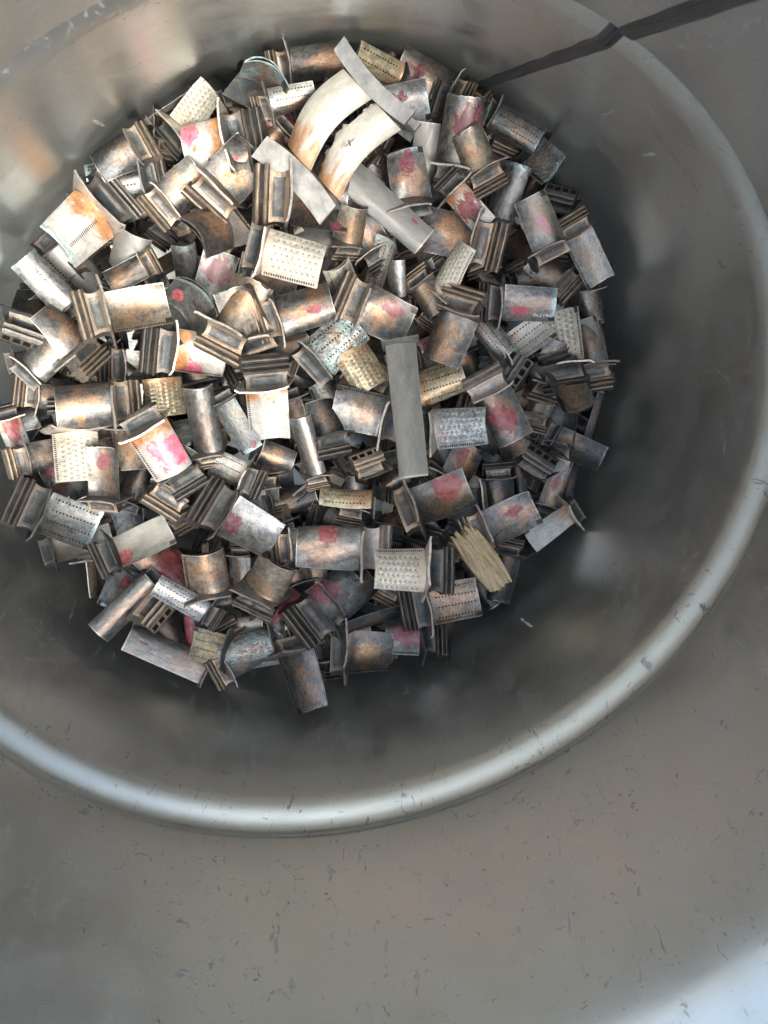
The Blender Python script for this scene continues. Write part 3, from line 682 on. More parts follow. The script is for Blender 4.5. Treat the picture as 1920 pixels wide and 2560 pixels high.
# ------------------------------------------------------------------ the scrap
ROWS = json.loads(r'''[
["turbine_blade",0.0259,0.02252,0,[-0.09639,-0.21247,-0.32661],[0.0494,-0.0136,-0.0622,0.9967],"dk","t","c",0,"none","apsr",[],[0.0,0.0,0.0,0.0],"dark charcoal ribbed root half buried just left of the pink ended white blade","turbine blade","turbine blades heaped in the drum"],
["turbine_blade",0.03197,0.02199,0,[0.08047,0.17445,-0.2442],[0.7889,-0.1678,-0.3432,0.4814],"sb","k","c",1,"none","aps",[],[0.0,0.0,0.0,0.0],"slate blue blade half buried just above and left of the wood splinter","turbine blade","turbine blades heaped in the drum"],
["turbine_blade",0.03417,0.02596,0,[0.24635,-0.12203,-0.20972],[0.7059,-0.6049,-0.3617,0.0705],"tb","t","c",2,"none","aps",[],[0.0,0.0,0.0,0.0],"tan blade half buried above and left of the long round tube shaped blade","turbine blade","turbine blades heaped in the drum"],
["turbine_blade",0.03934,0.02646,0,[0.07257,0.10256,-0.23677],[0.2378,-0.9599,0.0162,0.1474],"sb","t","c",3,"none","aps",[],[0.0,0.0,0.0,0.0],"slate blue blade half buried above and left of the brilliant ivory blade with top slots","turbine blade","turbine blades heaped in the drum"],
["turbine_blade",0.03408,0.02603,0,[0.22195,0.06977,-0.20962],[0.7951,0.4116,-0.4436,-0.0401],"dk","t","c",4,"none","aps",[],[0.0,0.0,0.0,0.0],"dark charcoal blade half buried above and left of the blade hanging lowest","turbine blade","turbine blades heaped in the drum"],
["turbine_blade",0.03444,0.02995,0,[-0.18396,0.17192,-0.32818],[0.6793,0.4888,0.1305,0.5316],"lg","k","c",5,"none","apsr",[],[0.0,0.0,0.0,0.0],"pale grey ribbed root half buried above the ivory blade with right edge slots","turbine blade","turbine blades heaped in the drum"],
["turbine_blade",0.02612,0.02271,0,[0.05397,0.09161,-0.23048],[0.2447,-0.0765,-0.3093,0.9157],"gb","t","c",6,"none","apsr",[],[0.0,0.0,0.0,0.0],"grey bronze ribbed root half buried above the brilliant ivory blade with top slots","turbine blade","turbine blades heaped in the drum"],
["turbine_blade",0.03496,0.03307,0,[-0.01747,0.2108,-0.2694],[0.1893,-0.3475,0.9177,0.0339],"bz","k","c",7,"none","aps",[],[0.0,0.0,0.0,0.0],"rusty bronze blade half buried well above and left of the white twisted blade","turbine blade","turbine blades heaped in the drum"],
["turbine_blade",0.02482,0.02276,0,[-0.09774,0.05333,-0.31667],[0.1719,-0.4279,-0.8792,-0.1197],"br","t","f",8,"none","aps",[],[0.0,0.0,0.0,0.0],"brown blade half buried just below and left of the upright fish scale blade","turbine blade","turbine blades heaped in the drum"],
["turbine_blade",0.03068,0.02189,0,[0.10129,-0.07516,-0.24678],[0.986,-0.0551,0.0101,0.1568],"dk","k","c",9,"none","aps",[],[0.0,0.0,0.0,0.0],"dark charcoal blade half buried just right of the hot pink blotched blade","turbine blade","turbine blades heaped in the drum"],
["turbine_blade",0.03425,0.02825,0,[-0.21163,-0.10111,-0.3714],[0.1462,-0.1308,-0.8836,-0.4252],"dk","t","c",10,"none","aps",[],[0.0,0.0,0.0,0.0],"dark charcoal blade half buried above the double cream vane","turbine blade","turbine blades heaped in the drum"],
["turbine_blade",0.02318,0.02016,0,[-0.04626,-0.24036,-0.31409],[0.7772,-0.1835,0.0146,-0.6018],"dk","t","c",11,"none","apsr",[],[0.0,0.0,0.0,0.0],"dark charcoal ribbed root half buried above and right of the big white burnt blade","turbine blade","turbine blades heaped in the drum"],
["turbine_blade",0.02816,0.02448,0,[0.07714,0.20667,-0.22119],[0.9078,-0.1849,0.0635,-0.3709],"br","k","c",12,"none","apsr",["slots"],[0.0,0.0,0.0,0.0],"brown ribbed root half buried just above the wood splinter","turbine blade","turbine blades heaped in the drum"],
["turbine_blade",0.03273,0.02846,1,[-0.0512,-0.18728,-0.30858],[0.1373,0.0545,0.3033,0.9414],"dk","k","c",13,"none","apsr",["slots"],[0.0,0.0,0.0,0.0],"dark charcoal ribbed root half buried below the pink ended white blade","turbine blade","turbine blades heaped in the drum"],
["turbine_blade",0.0282,0.03248,0,[-0.08382,0.13488,-0.29547],[0.3324,0.2668,0.0472,-0.9034],"dg","t","c",14,"none","aps",[],[0.0,0.0,0.0,0.0],"dark green grey blade half buried below and left of the blade with a pink drip","turbine blade","turbine blades heaped in the drum"],
["turbine_blade",0.02291,0.01992,0,[-0.10426,-0.12654,-0.32737],[0.0427,0.7766,0.6286,-0.0031],"bz","t","c",15,"none","apsr",["slots"],[0.0,0.0,0.0,0.0],"rusty bronze ribbed root half buried just below the bronze square with a small red patch","turbine blade","turbine blades heaped in the drum"],
["turbine_blade",0.03215,0.03268,0,[0.09219,-0.00408,-0.24291],[0.0159,-0.9517,-0.2958,0.0813],"sb","k","c",16,"none","aps",["slots"],[0.0,0.0,0.0,0.0],"slate blue slotted blade half buried below the white slotted blade over the narrow trough","turbine blade","turbine blades heaped in the drum"],
["turbine_blade",0.02564,0.03261,0,[0.21845,0.13299,-0.19224],[0.3237,-0.7248,0.5805,-0.1814],"gg","t","c",17,"none","aps",[],[0.0,0.0,0.0,0.0],"grey blade half buried just above and right of the blade hanging lowest","turbine blade","turbine blades heaped in the drum"],
["turbine_blade",0.02583,0.02246,0,[0.18271,-0.02817,-0.22496],[0.0221,-0.6471,-0.7081,0.2817],"br","k","c",18,"none","apsr",[],[0.0,0.0,0.0,0.0],"brown ribbed root half buried just above the cup shaped tan blade","turbine blade","turbine blades heaped in the drum"],
["turbine_blade",0.0274,0.0211,0,[-0.00595,0.09613,-0.27119],[0.351,0.6407,0.6603,0.1743],"dk","k","c",19,"none","aps",[],[0.0,0.0,0.0,0.0],"dark charcoal blade half buried just below and right of the long upright vane","turbine blade","turbine blades heaped in the drum"],
["turbine_blade",0.0293,0.02548,0,[-0.14459,0.10741,-0.3198],[0.1537,0.9581,-0.0217,0.2408],"lg","k","c",20,"none","apsr",[],[0.0,0.0,0.0,0.0],"pale grey ribbed root half buried just right of the upright fish scale blade","turbine blade","turbine blades heaped in the drum"],
["turbine_blade",0.03537,0.02148,0,[0.13471,-0.21497,-0.25029],[0.1921,0.0718,0.9026,-0.3785],"br","k","c",21,"none","aps",[],[0.0,0.0,0.0,0.0],"brown blade half buried above the ivory blade below a black lettered root","turbine blade","turbine blades heaped in the drum"],
["turbine_blade",0.0275,0.02325,0,[0.21616,-0.12682,-0.21327],[0.2837,0.359,0.8721,0.1736],"br","t","f",22,"none","aps",[],[0.0,0.0,0.0,0.0],"brown blade half buried below and right of the ivory blade below a black lettered root","turbine blade","turbine blades heaped in the drum"],
["turbine_blade",0.03261,0.02836,0,[-0.13182,0.03164,-0.3033],[0.7687,0.3805,0.2332,0.4582],"gb","t","c",23,"none","apsr",[],[0.0,0.0,0.0,0.0],"grey bronze ribbed root half buried above and left of the upright fish scale blade","turbine blade","turbine blades heaped in the drum"],
["turbine_blade",0.02343,0.02037,0,[0.03719,0.02576,-0.26202],[0.2562,-0.0364,-0.6364,0.7266],"tb","k","c",24,"none","apsr",[],[0.0,0.0,0.0,0.0],"tan ribbed root half buried right of the white slotted blade over the narrow trough","turbine blade","turbine blades heaped in the drum"],
["turbine_blade",0.02269,0.02486,0,[-0.00505,-0.17558,-0.29485],[0.9475,0.0237,-0.073,-0.3103],"br","k","c",25,"none","aps",["slots"],[0.0,0.0,0.0,0.0],"brown slotted blade half buried just above the dented tan bronze blade","turbine blade","turbine blades heaped in the drum"],
["turbine_blade",0.03946,0.02265,0,[-0.18903,0.01971,-0.3457],[0.0083,0.101,0.0565,-0.9933],"sb","t","c",26,"none","aps",[],[0.0,0.0,0.0,0.0],"slate blue blade half buried below the upright blade with a wide maroon smear","turbine blade","turbine blades heaped in the drum"],
["turbine_blade",0.03565,0.031,0,[0.04804,-0.07767,-0.27009],[0.1969,0.1815,-0.18,-0.9465],"gg","t","c",27,"none","apsr",[],[0.0,0.0,0.0,0.0],"grey ribbed root half buried just left of the white slotted blade over the narrow trough","turbine blade","turbine blades heaped in the drum"],
["turbine_blade",0.02594,0.02162,1,[0.04217,-0.16146,-0.28207],[0.9049,0.0173,-0.2669,0.3311],"dg","t","c",28,"none","aps",["slots"],[0.0,0.0,0.0,0.0],"dark green grey slotted blade half buried below the dented tan bronze blade","turbine blade","turbine blades heaped in the drum"],
["turbine_blade",0.03602,0.02801,0,[-0.16454,0.0159,-0.33222],[0.2386,0.3952,-0.8638,-0.202],"dk","t","c",29,"none","aps",[],[0.0,0.0,0.0,0.0],"dark charcoal blade half buried above and left of the upright fish scale blade","turbine blade","turbine blades heaped in the drum"],
["turbine_blade",0.03047,0.03266,0,[-0.10223,0.1016,-0.29818],[0.5643,-0.015,0.0649,-0.8229],"dk","t","c",30,"none","aps",["slots"],[0.0,0.0,0.0,0.0],"dark charcoal slotted blade half buried below the upright fish scale blade","turbine blade","turbine blades heaped in the drum"],
["turbine_blade",0.02518,0.02885,1,[-0.07271,-0.105,-0.33182],[0.0444,-0.1956,-0.1575,-0.9669],"tb","t","c",31,"none","aps",["slots"],[0.0,0.0,0.0,0.0],"tan slotted blade half buried just above and left of the cream scaled blade","turbine blade","turbine blades heaped in the drum"],
["turbine_blade",0.02449,0.0213,0,[0.23694,0.02436,-0.18125],[0.8716,-0.1053,0.0656,0.4742],"br","t","c",32,"none","apsr",[],[0.0,0.0,0.0,0.0],"brown ribbed root half buried below the cup shaped tan blade","turbine blade","turbine blades heaped in the drum"],
["turbine_blade",0.0278,0.02417,0,[-0.15509,-0.10978,-0.33941],[0.3083,0.1049,-0.1493,-0.9336],"lg","k","c",33,"none","apsr",[],[0.0,0.0,0.0,0.0],"pale grey ribbed root half buried just below and left of the double cream vane","turbine blade","turbine blades heaped in the drum"],
["turbine_blade",0.02459,0.02601,0,[-0.04573,-0.09629,-0.30711],[0.1495,-0.2774,0.9389,-0.1382],"dk","k","c",34,"none","aps",[],[0.0,0.0,0.0,0.0],"dark charcoal blade half buried just left of the cream scaled blade","turbine blade","turbine blades heaped in the drum"],
["turbine_blade",0.02731,0.02936,1,[0.22415,-0.01089,-0.21433],[0.7941,-0.0029,-0.4525,0.4058],"tb","t","c",35,"none","aps",["slots"],[0.0,0.0,0.0,0.0],"tan slotted blade half buried just below the cup shaped tan blade","turbine blade","turbine blades heaped in the drum"],
["turbine_blade",0.03383,0.02657,0,[-0.07537,-0.10722,-0.30833],[0.1304,0.8567,-0.4704,0.1668],"dk","t","c",36,"none","aps",[],[0.0,0.0,0.0,0.0],"dark charcoal blade half buried left of the cream scaled blade","turbine blade","turbine blades heaped in the drum"],
["turbine_blade",0.02759,0.02173,0,[-0.16978,-0.0892,-0.32989],[0.0421,-0.9982,-0.0394,-0.0167],"dg","k","c",37,"none","aps",[],[0.0,0.0,0.0,0.0],"dark green grey blade half buried just below the double cream vane","turbine blade","turbine blades heaped in the drum"],
["turbine_blade",0.0269,0.02923,1,[-0.08046,0.09656,-0.27585],[0.7633,-0.1849,-0.1285,0.6055],"bz","t","c",38,"none","aps",["slots"],[0.0,0.0,0.0,0.0],"rusty bronze slotted blade half buried above and right of the long upright vane","turbine blade","turbine blades heaped in the drum"],
["turbine_blade",0.03568,0.0265,0,[-0.08611,-0.1798,-0.29861],[0.2232,-0.773,-0.5764,0.1431],"dk","k","c",39,"none","aps",["slots"],[0.0,0.0,0.0,0.0],"dark charcoal slotted blade half buried just below and right of the pink ended white blade","turbine blade","turbine blades heaped in the drum"],
["turbine_blade",0.02532,0.02201,0,[0.19435,-0.15046,-0.21249],[0.9427,-0.0917,-0.3001,-0.1137],"dk","k","c",40,"none","apsr",[],[0.0,0.0,0.0,0.0],"dark charcoal ribbed root half buried just below the ivory blade below a black lettered root","turbine blade","turbine blades heaped in the drum"],
["turbine_blade",0.02921,0.0254,0,[0.16731,-0.2014,-0.24282],[0.1029,0.7362,0.6687,-0.0172],"dg","t","c",41,"none","apsr",[],[0.0,0.0,0.0,0.0],"dark green grey ribbed root half buried well left of the hot pink blotched blade","turbine blade","turbine blades heaped in the drum"],
["turbine_blade",0.03571,0.02838,0,[-0.20605,-0.06835,-0.33225],[0.2352,0.8688,-0.4296,-0.0721],"dk","t","c",42,"none","aps",[],[0.0,0.0,0.0,0.0],"dark charcoal blade half buried just right of the double cream vane","turbine blade","turbine blades heaped in the drum"],
["turbine_blade",0.02966,0.02579,1,[-0.18309,-0.13182,-0.3363],[0.0193,-0.885,0.4168,0.2069],"sb","k","c",43,"none","apsr",["slots"],[0.0,0.0,0.0,0.0],"slate blue ribbed root half buried just above and left of the double cream vane","turbine blade","turbine blades heaped in the drum"],
["turbine_blade",0.03772,0.02321,1,[0.07398,0.17984,-0.21696],[0.0162,0.3747,0.0188,-0.9268],"gg","t","c",44,"none","aps",["slots"],[0.0,0.0,0.0,0.0],"grey slotted blade half buried just above and left of the wood splinter","turbine blade","turbine blades heaped in the drum"],
["turbine_blade",0.02777,0.02509,0,[-0.19475,0.02064,-0.31498],[0.2649,-0.9474,-0.0968,0.1513],"br","t","c",45,"none","aps",[],[0.0,0.0,0.0,0.0],"brown blade half buried above the upright fish scale blade","turbine blade","turbine blades heaped in the drum"],
["turbine_blade",0.03441,0.0236,0,[0.00512,0.21621,-0.24062],[0.3297,0.1246,0.28,-0.893],"dk","t","c",46,"none","aps",[],[0.0,0.0,0.0,0.0],"dark charcoal blade half buried above and left of the white twisted blade","turbine blade","turbine blades heaped in the drum"],
["turbine_blade",0.02957,0.02572,0,[-0.07864,-0.23498,-0.30723],[0.2282,0.9329,-0.1025,0.259],"dk","t","c",47,"none","apsr",[],[0.0,0.0,0.0,0.0],"dark charcoal ribbed root half buried above and left of the pink ended white blade","turbine blade","turbine blades heaped in the drum"],
["turbine_blade",0.02534,0.0278,0,[0.14039,-0.18124,-0.24148],[0.1087,0.4969,-0.8572,-0.0801],"tb","t","c",48,"none","aps",[],[0.0,0.0,0.0,0.0],"tan blade half buried just above the ivory blade below a black lettered root","turbine blade","turbine blades heaped in the drum"],
["turbine_blade",0.03124,0.02716,0,[0.13165,-0.15834,-0.22768],[0.1045,0.9613,0.2264,0.1167],"tb","t","c",49,"none","apsr",["slots"],[0.0,0.0,0.0,0.0],"tan ribbed root half buried above and left of the hot pink blotched blade","turbine blade","turbine blades heaped in the drum"],
["turbine_blade",0.03051,0.02653,1,[0.12295,0.04007,-0.23875],[0.5124,0.1206,0.1422,0.8383],"dk","k","c",50,"none","apsr",["slots"],[0.0,0.0,0.0,0.0],"dark charcoal ribbed root half buried well above and right of the cup shaped tan blade","turbine blade","turbine blades heaped in the drum"],
["turbine_blade",0.041,0.02405,1,[0.20019,0.00754,-0.20826],[0.2815,-0.257,0.0212,0.9243],"gg","k","c",51,"none","aps",["slots"],[0.0,0.0,0.0,0.0],"grey slotted blade half buried right of the cup shaped tan blade","turbine blade","turbine blades heaped in the drum"],
["turbine_blade",0.03711,0.0292,1,[0.10481,0.16859,-0.21271],[0.5415,-0.3412,-0.4807,0.5993],"gb","t","c",52,"none","aps",["slots"],[0.0,0.0,0.0,0.0],"grey bronze slotted blade half buried just left of the wood splinter","turbine blade","turbine blades heaped in the drum"],
["turbine_blade",0.03195,0.0262,0,[-0.09467,0.15406,-0.27671],[0.2619,-0.8299,0.475,-0.1308],"gg","t","c",53,"none","aps",[],[0.0,0.0,0.0,0.0],"grey blade half buried below and left of the ivory blade with right edge slots","turbine blade","turbine blades heaped in the drum"],
["turbine_blade",0.03202,0.02784,0,[-0.20327,-0.08019,-0.33229],[0.8242,0.1306,-0.19,-0.5173],"dk","t","c",54,"none","apsr",[],[0.0,0.0,0.0,0.0],"dark charcoal ribbed root half buried just right of the double cream vane","turbine blade","turbine blades heaped in the drum"],
["turbine_blade",0.03137,0.02728,0,[0.0172,-0.0135,-0.2723],[0.0015,0.2688,-0.9627,0.0309],"gg","t","f",55,"none","apsr",[],[0.0,0.0,0.0,0.0],"grey ribbed root half buried below and left of the blistered blue green blade","turbine blade","turbine blades heaped in the drum"],
["turbine_blade",0.02618,0.03069,0,[-0.22789,-0.04658,-0.34277],[0.6974,-0.1593,-0.3694,0.5931],"gg","t","c",56,"none","aps",[],[0.0,0.0,0.0,0.0],"grey blade half buried left of the upright blade with a wide maroon smear","turbine blade","turbine blades heaped in the drum"],
["turbine_blade",0.03595,0.02269,0,[0.1263,0.15842,-0.20525],[0.2512,-0.3451,-0.6512,0.6275],"lg","t","c",57,"none","aps",[],[0.0,0.0,0.0,0.0],"pale grey blade half buried left of the wood splinter","turbine blade","turbine blades heaped in the drum"],
["turbine_blade",0.03301,0.02315,0,[-0.13373,-0.13937,-0.32164],[0.6159,0.1512,0.2311,0.7379],"dk","t","c",58,"none","aps",[],[0.0,0.0,0.0,0.0],"dark charcoal blade half buried just right of the bronze square with a small red patch","turbine blade","turbine blades heaped in the drum"],
["turbine_blade",0.03566,0.03139,0,[0.18147,0.12512,-0.21715],[0.2349,-0.5429,-0.8054,0.0372],"sb","t","c",59,"none","aps",["slots"],[0.0,0.0,0.0,0.0],"slate blue slotted blade half buried well above and right of the blade hanging lowest","turbine blade","turbine blades heaped in the drum"],
["turbine_blade",0.03365,0.02926,0,[-0.16994,-0.17025,-0.337],[0.3129,0.0459,0.6807,-0.6608],"dk","t","c",60,"none","apsr",[],[0.0,0.0,0.0,0.0],"dark charcoal ribbed root half buried above the bronze square with a small red patch","turbine blade","turbine blades heaped in the drum"],
["turbine_blade",0.02993,0.02603,0,[0.19795,0.12121,-0.18614],[0.0426,-0.4161,-0.8965,0.1461],"tb","t","c",61,"none","apsr",["slots"],[0.0,0.0,0.0,0.0],"tan ribbed root half buried above and right of the blade hanging lowest","turbine blade","turbine blades heaped in the drum"],
["turbine_blade",0.0383,0.02025,0,[-0.03324,-0.1643,-0.30051],[0.3512,0.8285,-0.3653,0.2384],"br","t","c",62,"none","aps",[],[0.0,0.0,0.0,0.0],"brown blade half buried above and right of the dented tan bronze blade","turbine blade","turbine blades heaped in the drum"],
["turbine_blade",0.02596,0.02755,1,[-0.00512,-0.02969,-0.26247],[0.6811,-0.0228,0.0943,0.7257],"dk","t","c",63,"none","aps",["slots"],[0.0,0.0,0.0,0.0],"dark charcoal slotted blade half buried just below and left of the blistered blue green blade","turbine blade","turbine blades heaped in the drum"],
["turbine_blade",0.03625,0.03152,0,[0.02196,0.14255,-0.26085],[0.0932,0.1564,0.9718,0.1495],"gg","t","f",64,"none","apsr",[],[0.0,0.0,0.0,0.0],"grey ribbed root half buried below and right of the long upright vane","turbine blade","turbine blades heaped in the drum"],
["turbine_blade",0.02483,0.0228,0,[0.10408,-0.10511,-0.23509],[0.0826,0.4062,0.9096,-0.028],"dg","k","c",65,"none","aps",[],[0.0,0.0,0.0,0.0],"dark green grey blade half buried just above and right of the hot pink blotched blade","turbine blade","turbine blades heaped in the drum"],
["turbine_blade",0.03618,0.02874,0,[0.01941,0.02526,-0.24689],[0.4177,0.248,-0.0711,-0.8712],"sb","t","c",66,"none","aps",["slots"],[0.0,0.0,0.0,0.0],"slate blue slotted blade half buried below the blistered blue green blade","turbine blade","turbine blades heaped in the drum"],
["turbine_blade",0.04088,0.03397,0,[0.14351,0.0584,-0.2143],[0.8901,0.2652,-0.1939,0.3158],"tb","t","c",67,"none","aps",[],[0.0,0.0,0.0,0.0],"tan blade half buried well left of the brilliant ivory blade with top slots","turbine blade","turbine blades heaped in the drum"],
["turbine_blade",0.0271,0.02356,0,[0.21702,-0.10226,-0.19981],[0.0228,-0.2904,-0.2143,0.9323],"dk","k","c",68,"none","apsr",[],[0.0,0.0,0.0,0.0],"dark charcoal ribbed root half buried above the long round tube shaped blade","turbine blade","turbine blades heaped in the drum"],
["turbine_blade",0.03056,0.02615,0,[0.04133,0.07322,-0.24416],[0.2145,-0.35,-0.8741,0.2596],"gg","t","c",69,"none","aps",[],[0.0,0.0,0.0,0.0],"grey blade half buried below the long upright vane","turbine blade","turbine blades heaped in the drum"],
["turbine_blade",0.03013,0.02927,0,[0.02898,0.02587,-0.24768],[0.1904,-0.629,-0.7436,0.1231],"sb","t","c",70,"none","aps",[],[0.0,0.0,0.0,0.0],"slate blue blade half buried left of the long upright vane","turbine blade","turbine blades heaped in the drum"],
["turbine_blade",0.02916,0.02536,0,[-0.10929,-0.15386,-0.3024],[0.2664,-0.1409,0.2832,-0.9105],"dk","t","c",71,"none","apsr",[],[0.0,0.0,0.0,0.0],"dark charcoal ribbed root half buried just below the bronze square with a small red patch","turbine blade","turbine blades heaped in the drum"],
["turbine_blade",0.02959,0.02573,0,[-0.03541,0.13774,-0.29291],[0.7048,0.496,0.284,-0.4202],"dg","t","c",72,"none","apsr",["slots"],[0.0,0.0,0.0,0.0],"dark green grey ribbed root half buried right of the long upright vane","turbine blade","turbine blades heaped in the drum"],
["turbine_blade",0.02873,0.02045,0,[-0.11805,-0.10688,-0.31403],[0.6119,-0.1916,0.2328,-0.7312],"tb","t","c",73,"none","aps",[],[0.0,0.0,0.0,0.0],"tan blade half buried above the cream scaled blade","turbine blade","turbine blades heaped in the drum"],
["turbine_blade",0.03346,0.02437,0,[0.04728,-0.21353,-0.28495],[0.4222,0.8619,-0.047,0.2771],"gg","t","c",74,"none","aps",[],[0.0,0.0,0.0,0.0],"grey blade half buried below and left of the dented tan bronze blade","turbine blade","turbine blades heaped in the drum"],
["turbine_blade",0.02924,0.02598,1,[-0.02545,-0.21247,-0.28699],[0.5285,-0.6972,0.4086,-0.2602],"tb","k","c",75,"none","aps",["slots"],[0.0,0.0,0.0,0.0],"tan slotted blade half buried just right of the big white burnt blade","turbine blade","turbine blades heaped in the drum"],
["turbine_blade",0.02886,0.0201,0,[-0.04427,0.0162,-0.30079],[0.0664,-0.5719,-0.7831,-0.2352],"bz","k","f",76,"none","aps",["slots"],[0.0,0.0,0.0,0.0],"rusty bronze slotted blade half buried just right of the blistered blue green blade","turbine blade","turbine blades heaped in the drum"],
["turbine_blade",0.03853,0.03351,0,[-0.10018,0.18939,-0.2747],[0.0783,0.046,-0.1251,-0.988],"br","t","c",77,"none","apsr",[],[0.0,0.0,0.0,0.0],"brown ribbed root half buried below the ivory blade with right edge slots","turbine blade","turbine blades heaped in the drum"],
["turbine_blade",0.02998,0.02607,0,[-0.1967,-0.05446,-0.33406],[0.7078,0.2455,0.0952,-0.6555],"sb","t","c",78,"none","apsr",[],[0.0,0.0,0.0,0.0],"slate blue ribbed root half buried right of the double cream vane","turbine blade","turbine blades heaped in the drum"],
["turbine_blade",0.02573,0.02007,0,[0.1244,-0.04045,-0.24587],[0.8698,0.064,-0.3044,-0.383],"gg","k","c",79,"none","aps",[],[0.0,0.0,0.0,0.0],"grey blade half buried below and right of the hot pink blotched blade","turbine blade","turbine blades heaped in the drum"],
["turbine_blade",0.03537,0.03075,0,[0.15826,-0.06773,-0.21146],[0.528,-0.0369,0.1683,-0.8316],"bz","t","c",80,"none","apsr",[],[0.0,0.0,0.0,0.0],"rusty bronze ribbed root half buried above the cup shaped tan blade","turbine blade","turbine blades heaped in the drum"],
["turbine_blade",0.03558,0.03094,1,[0.06781,0.1351,-0.22305],[0.7456,0.2667,-0.0007,0.6106],"gg","t","c",81,"none","apsr",["slots"],[0.0,0.0,0.0,0.0],"grey ribbed root half buried above the brilliant ivory blade with top slots","turbine blade","turbine blades heaped in the drum"],
["turbine_blade",0.02497,0.032,1,[0.16661,0.05115,-0.20005],[0.8361,-0.1717,-0.2924,0.4313],"tb","k","c",82,"none","aps",["slots"],[0.0,0.0,0.0,0.0],"tan slotted blade half buried well right of the cup shaped tan blade","turbine blade","turbine blades heaped in the drum"],
["turbine_blade",0.03544,0.0211,0,[0.06055,0.06158,-0.22516],[0.5811,0.0679,0.4349,-0.6846],"gg","t","c",83,"none","aps",[],[0.0,0.0,0.0,0.0],"grey blade half buried below and left of the long upright vane","turbine blade","turbine blades heaped in the drum"],
["turbine_blade",0.02782,0.02419,0,[-0.11287,-0.21309,-0.31587],[0.1974,-0.1594,0.9078,-0.3341],"dk","t","c",84,"none","apsr",[],[0.0,0.0,0.0,0.0],"dark charcoal ribbed root half buried just above and left of the pink ended white blade","turbine blade","turbine blades heaped in the drum"],
["turbine_blade",0.02804,0.02438,1,[-0.06717,0.19911,-0.26786],[0.1271,0.1944,0.2543,-0.9388],"gb","t","c",85,"none","apsr",["slots"],[0.0,0.0,0.0,0.0],"grey bronze ribbed root half buried well below the ivory blade with right edge slots","turbine blade","turbine blades heaped in the drum"],
["turbine_blade",0.03244,0.0218,0,[-0.18913,-0.04458,-0.3242],[0.34,-0.7684,-0.5174,0.162],"br","t","c",86,"none","aps",[],[0.0,0.0,0.0,0.0],"brown blade half buried below and right of the double cream vane","turbine blade","turbine blades heaped in the drum"],
["turbine_blade",0.03207,0.02788,0,[0.04996,-0.2307,-0.26379],[0.1408,0.9449,0.2955,0.0089],"br","k","c",87,"none","apsr",[],[0.0,0.0,0.0,0.0],"brown ribbed root half buried below the big white burnt blade","turbine blade","turbine blades heaped in the drum"],
["turbine_blade",0.03054,0.03383,0,[0.16902,0.05822,-0.1966],[0.1872,-0.366,0.91,-0.0542],"sb","k","c",88,"none","aps",[],[0.0,0.0,0.0,0.0],"slate blue blade half buried right of the cup shaped tan blade","turbine blade","turbine blades heaped in the drum"],
["turbine_blade",0.02338,0.02033,0,[-0.2275,-0.08874,-0.34667],[0.0723,0.8157,-0.4902,-0.2986],"dk","t","c",89,"none","apsr",[],[0.0,0.0,0.0,0.0],"dark charcoal ribbed root half buried above and right of the double cream vane","turbine blade","turbine blades heaped in the drum"],
["turbine_blade",0.0267,0.02703,0,[0.10608,-0.00723,-0.22247],[0.0666,-0.9496,-0.2764,-0.1316],"sb","t","c",90,"none","aps",[],[0.0,0.0,0.0,0.0],"slate blue blade half buried below the white slotted blade over the narrow trough","turbine blade","turbine blades heaped in the drum"],
["turbine_blade",0.03467,0.02949,0,[0.08043,0.17637,-0.21548],[0.9755,0.0099,-0.0573,-0.212],"bz","t","c",91,"none","aps",[],[0.0,0.0,0.0,0.0],"rusty bronze blade half buried just right of the brilliant ivory blade with top slots","turbine blade","turbine blades heaped in the drum"],
["turbine_blade",0.02401,0.02088,0,[0.05295,-0.04368,-0.25261],[0.2414,0.4594,0.7811,0.3471],"dk","t","c",92,"none","apsr",[],[0.0,0.0,0.0,0.0],"dark charcoal ribbed root half buried well above and right of the hot pink blotched blade","turbine blade","turbine blades heaped in the drum"],
["turbine_blade",0.02822,0.03041,0,[0.19,0.09182,-0.19212],[0.8506,0.1103,-0.2935,-0.4221],"bz","t","c",93,"none","aps",[],[0.0,0.0,0.0,0.0],"rusty bronze blade half buried above the blade hanging lowest","turbine blade","turbine blades heaped in the drum"],
["turbine_blade",0.03322,0.02586,0,[-0.08683,0.06311,-0.29462],[0.9819,-0.0042,0.1382,-0.1298],"bz","t","c",94,"none","aps",[],[0.0,0.0,0.0,0.0],"rusty bronze blade half buried right of the blistered blue green blade","turbine blade","turbine blades heaped in the drum"],
["turbine_blade",0.03034,0.02638,0,[-0.17254,0.13041,-0.31703],[0.7884,0.2124,0.2091,0.5382],"gg","t","c",95,"none","apsr",[],[0.0,0.0,0.0,0.0],"grey ribbed root half buried just above the blade with a pink drip","turbine blade","turbine blades heaped in the drum"],
["turbine_blade",0.02698,0.02346,0,[-0.06004,-0.00856,-0.29996],[0.3145,-0.8581,0.4041,-0.038],"br","k","c",96,"none","apsr",[],[0.0,0.0,0.0,0.0],"brown ribbed root half buried just above and right of the blistered blue green blade","turbine blade","turbine blades heaped in the drum"],
["turbine_blade",0.03667,0.03189,0,[-0.1804,0.14254,-0.31488],[0.9668,-0.1778,0.0007,0.1835],"dk","t","c",97,"none","apsr",[],[0.0,0.0,0.0,0.0],"dark charcoal ribbed root half buried just below the blade with a pale pink blotch","turbine blade","turbine blades heaped in the drum"],
["turbine_blade",0.03499,0.03099,0,[-0.22385,0.03238,-0.32868],[0.183,-0.927,-0.3275,0.0034],"dk","t","c",98,"none","aps",[],[0.0,0.0,0.0,0.0],"dark charcoal blade half buried below the upright blade with a wide maroon smear","turbine blade","turbine blades heaped in the drum"],
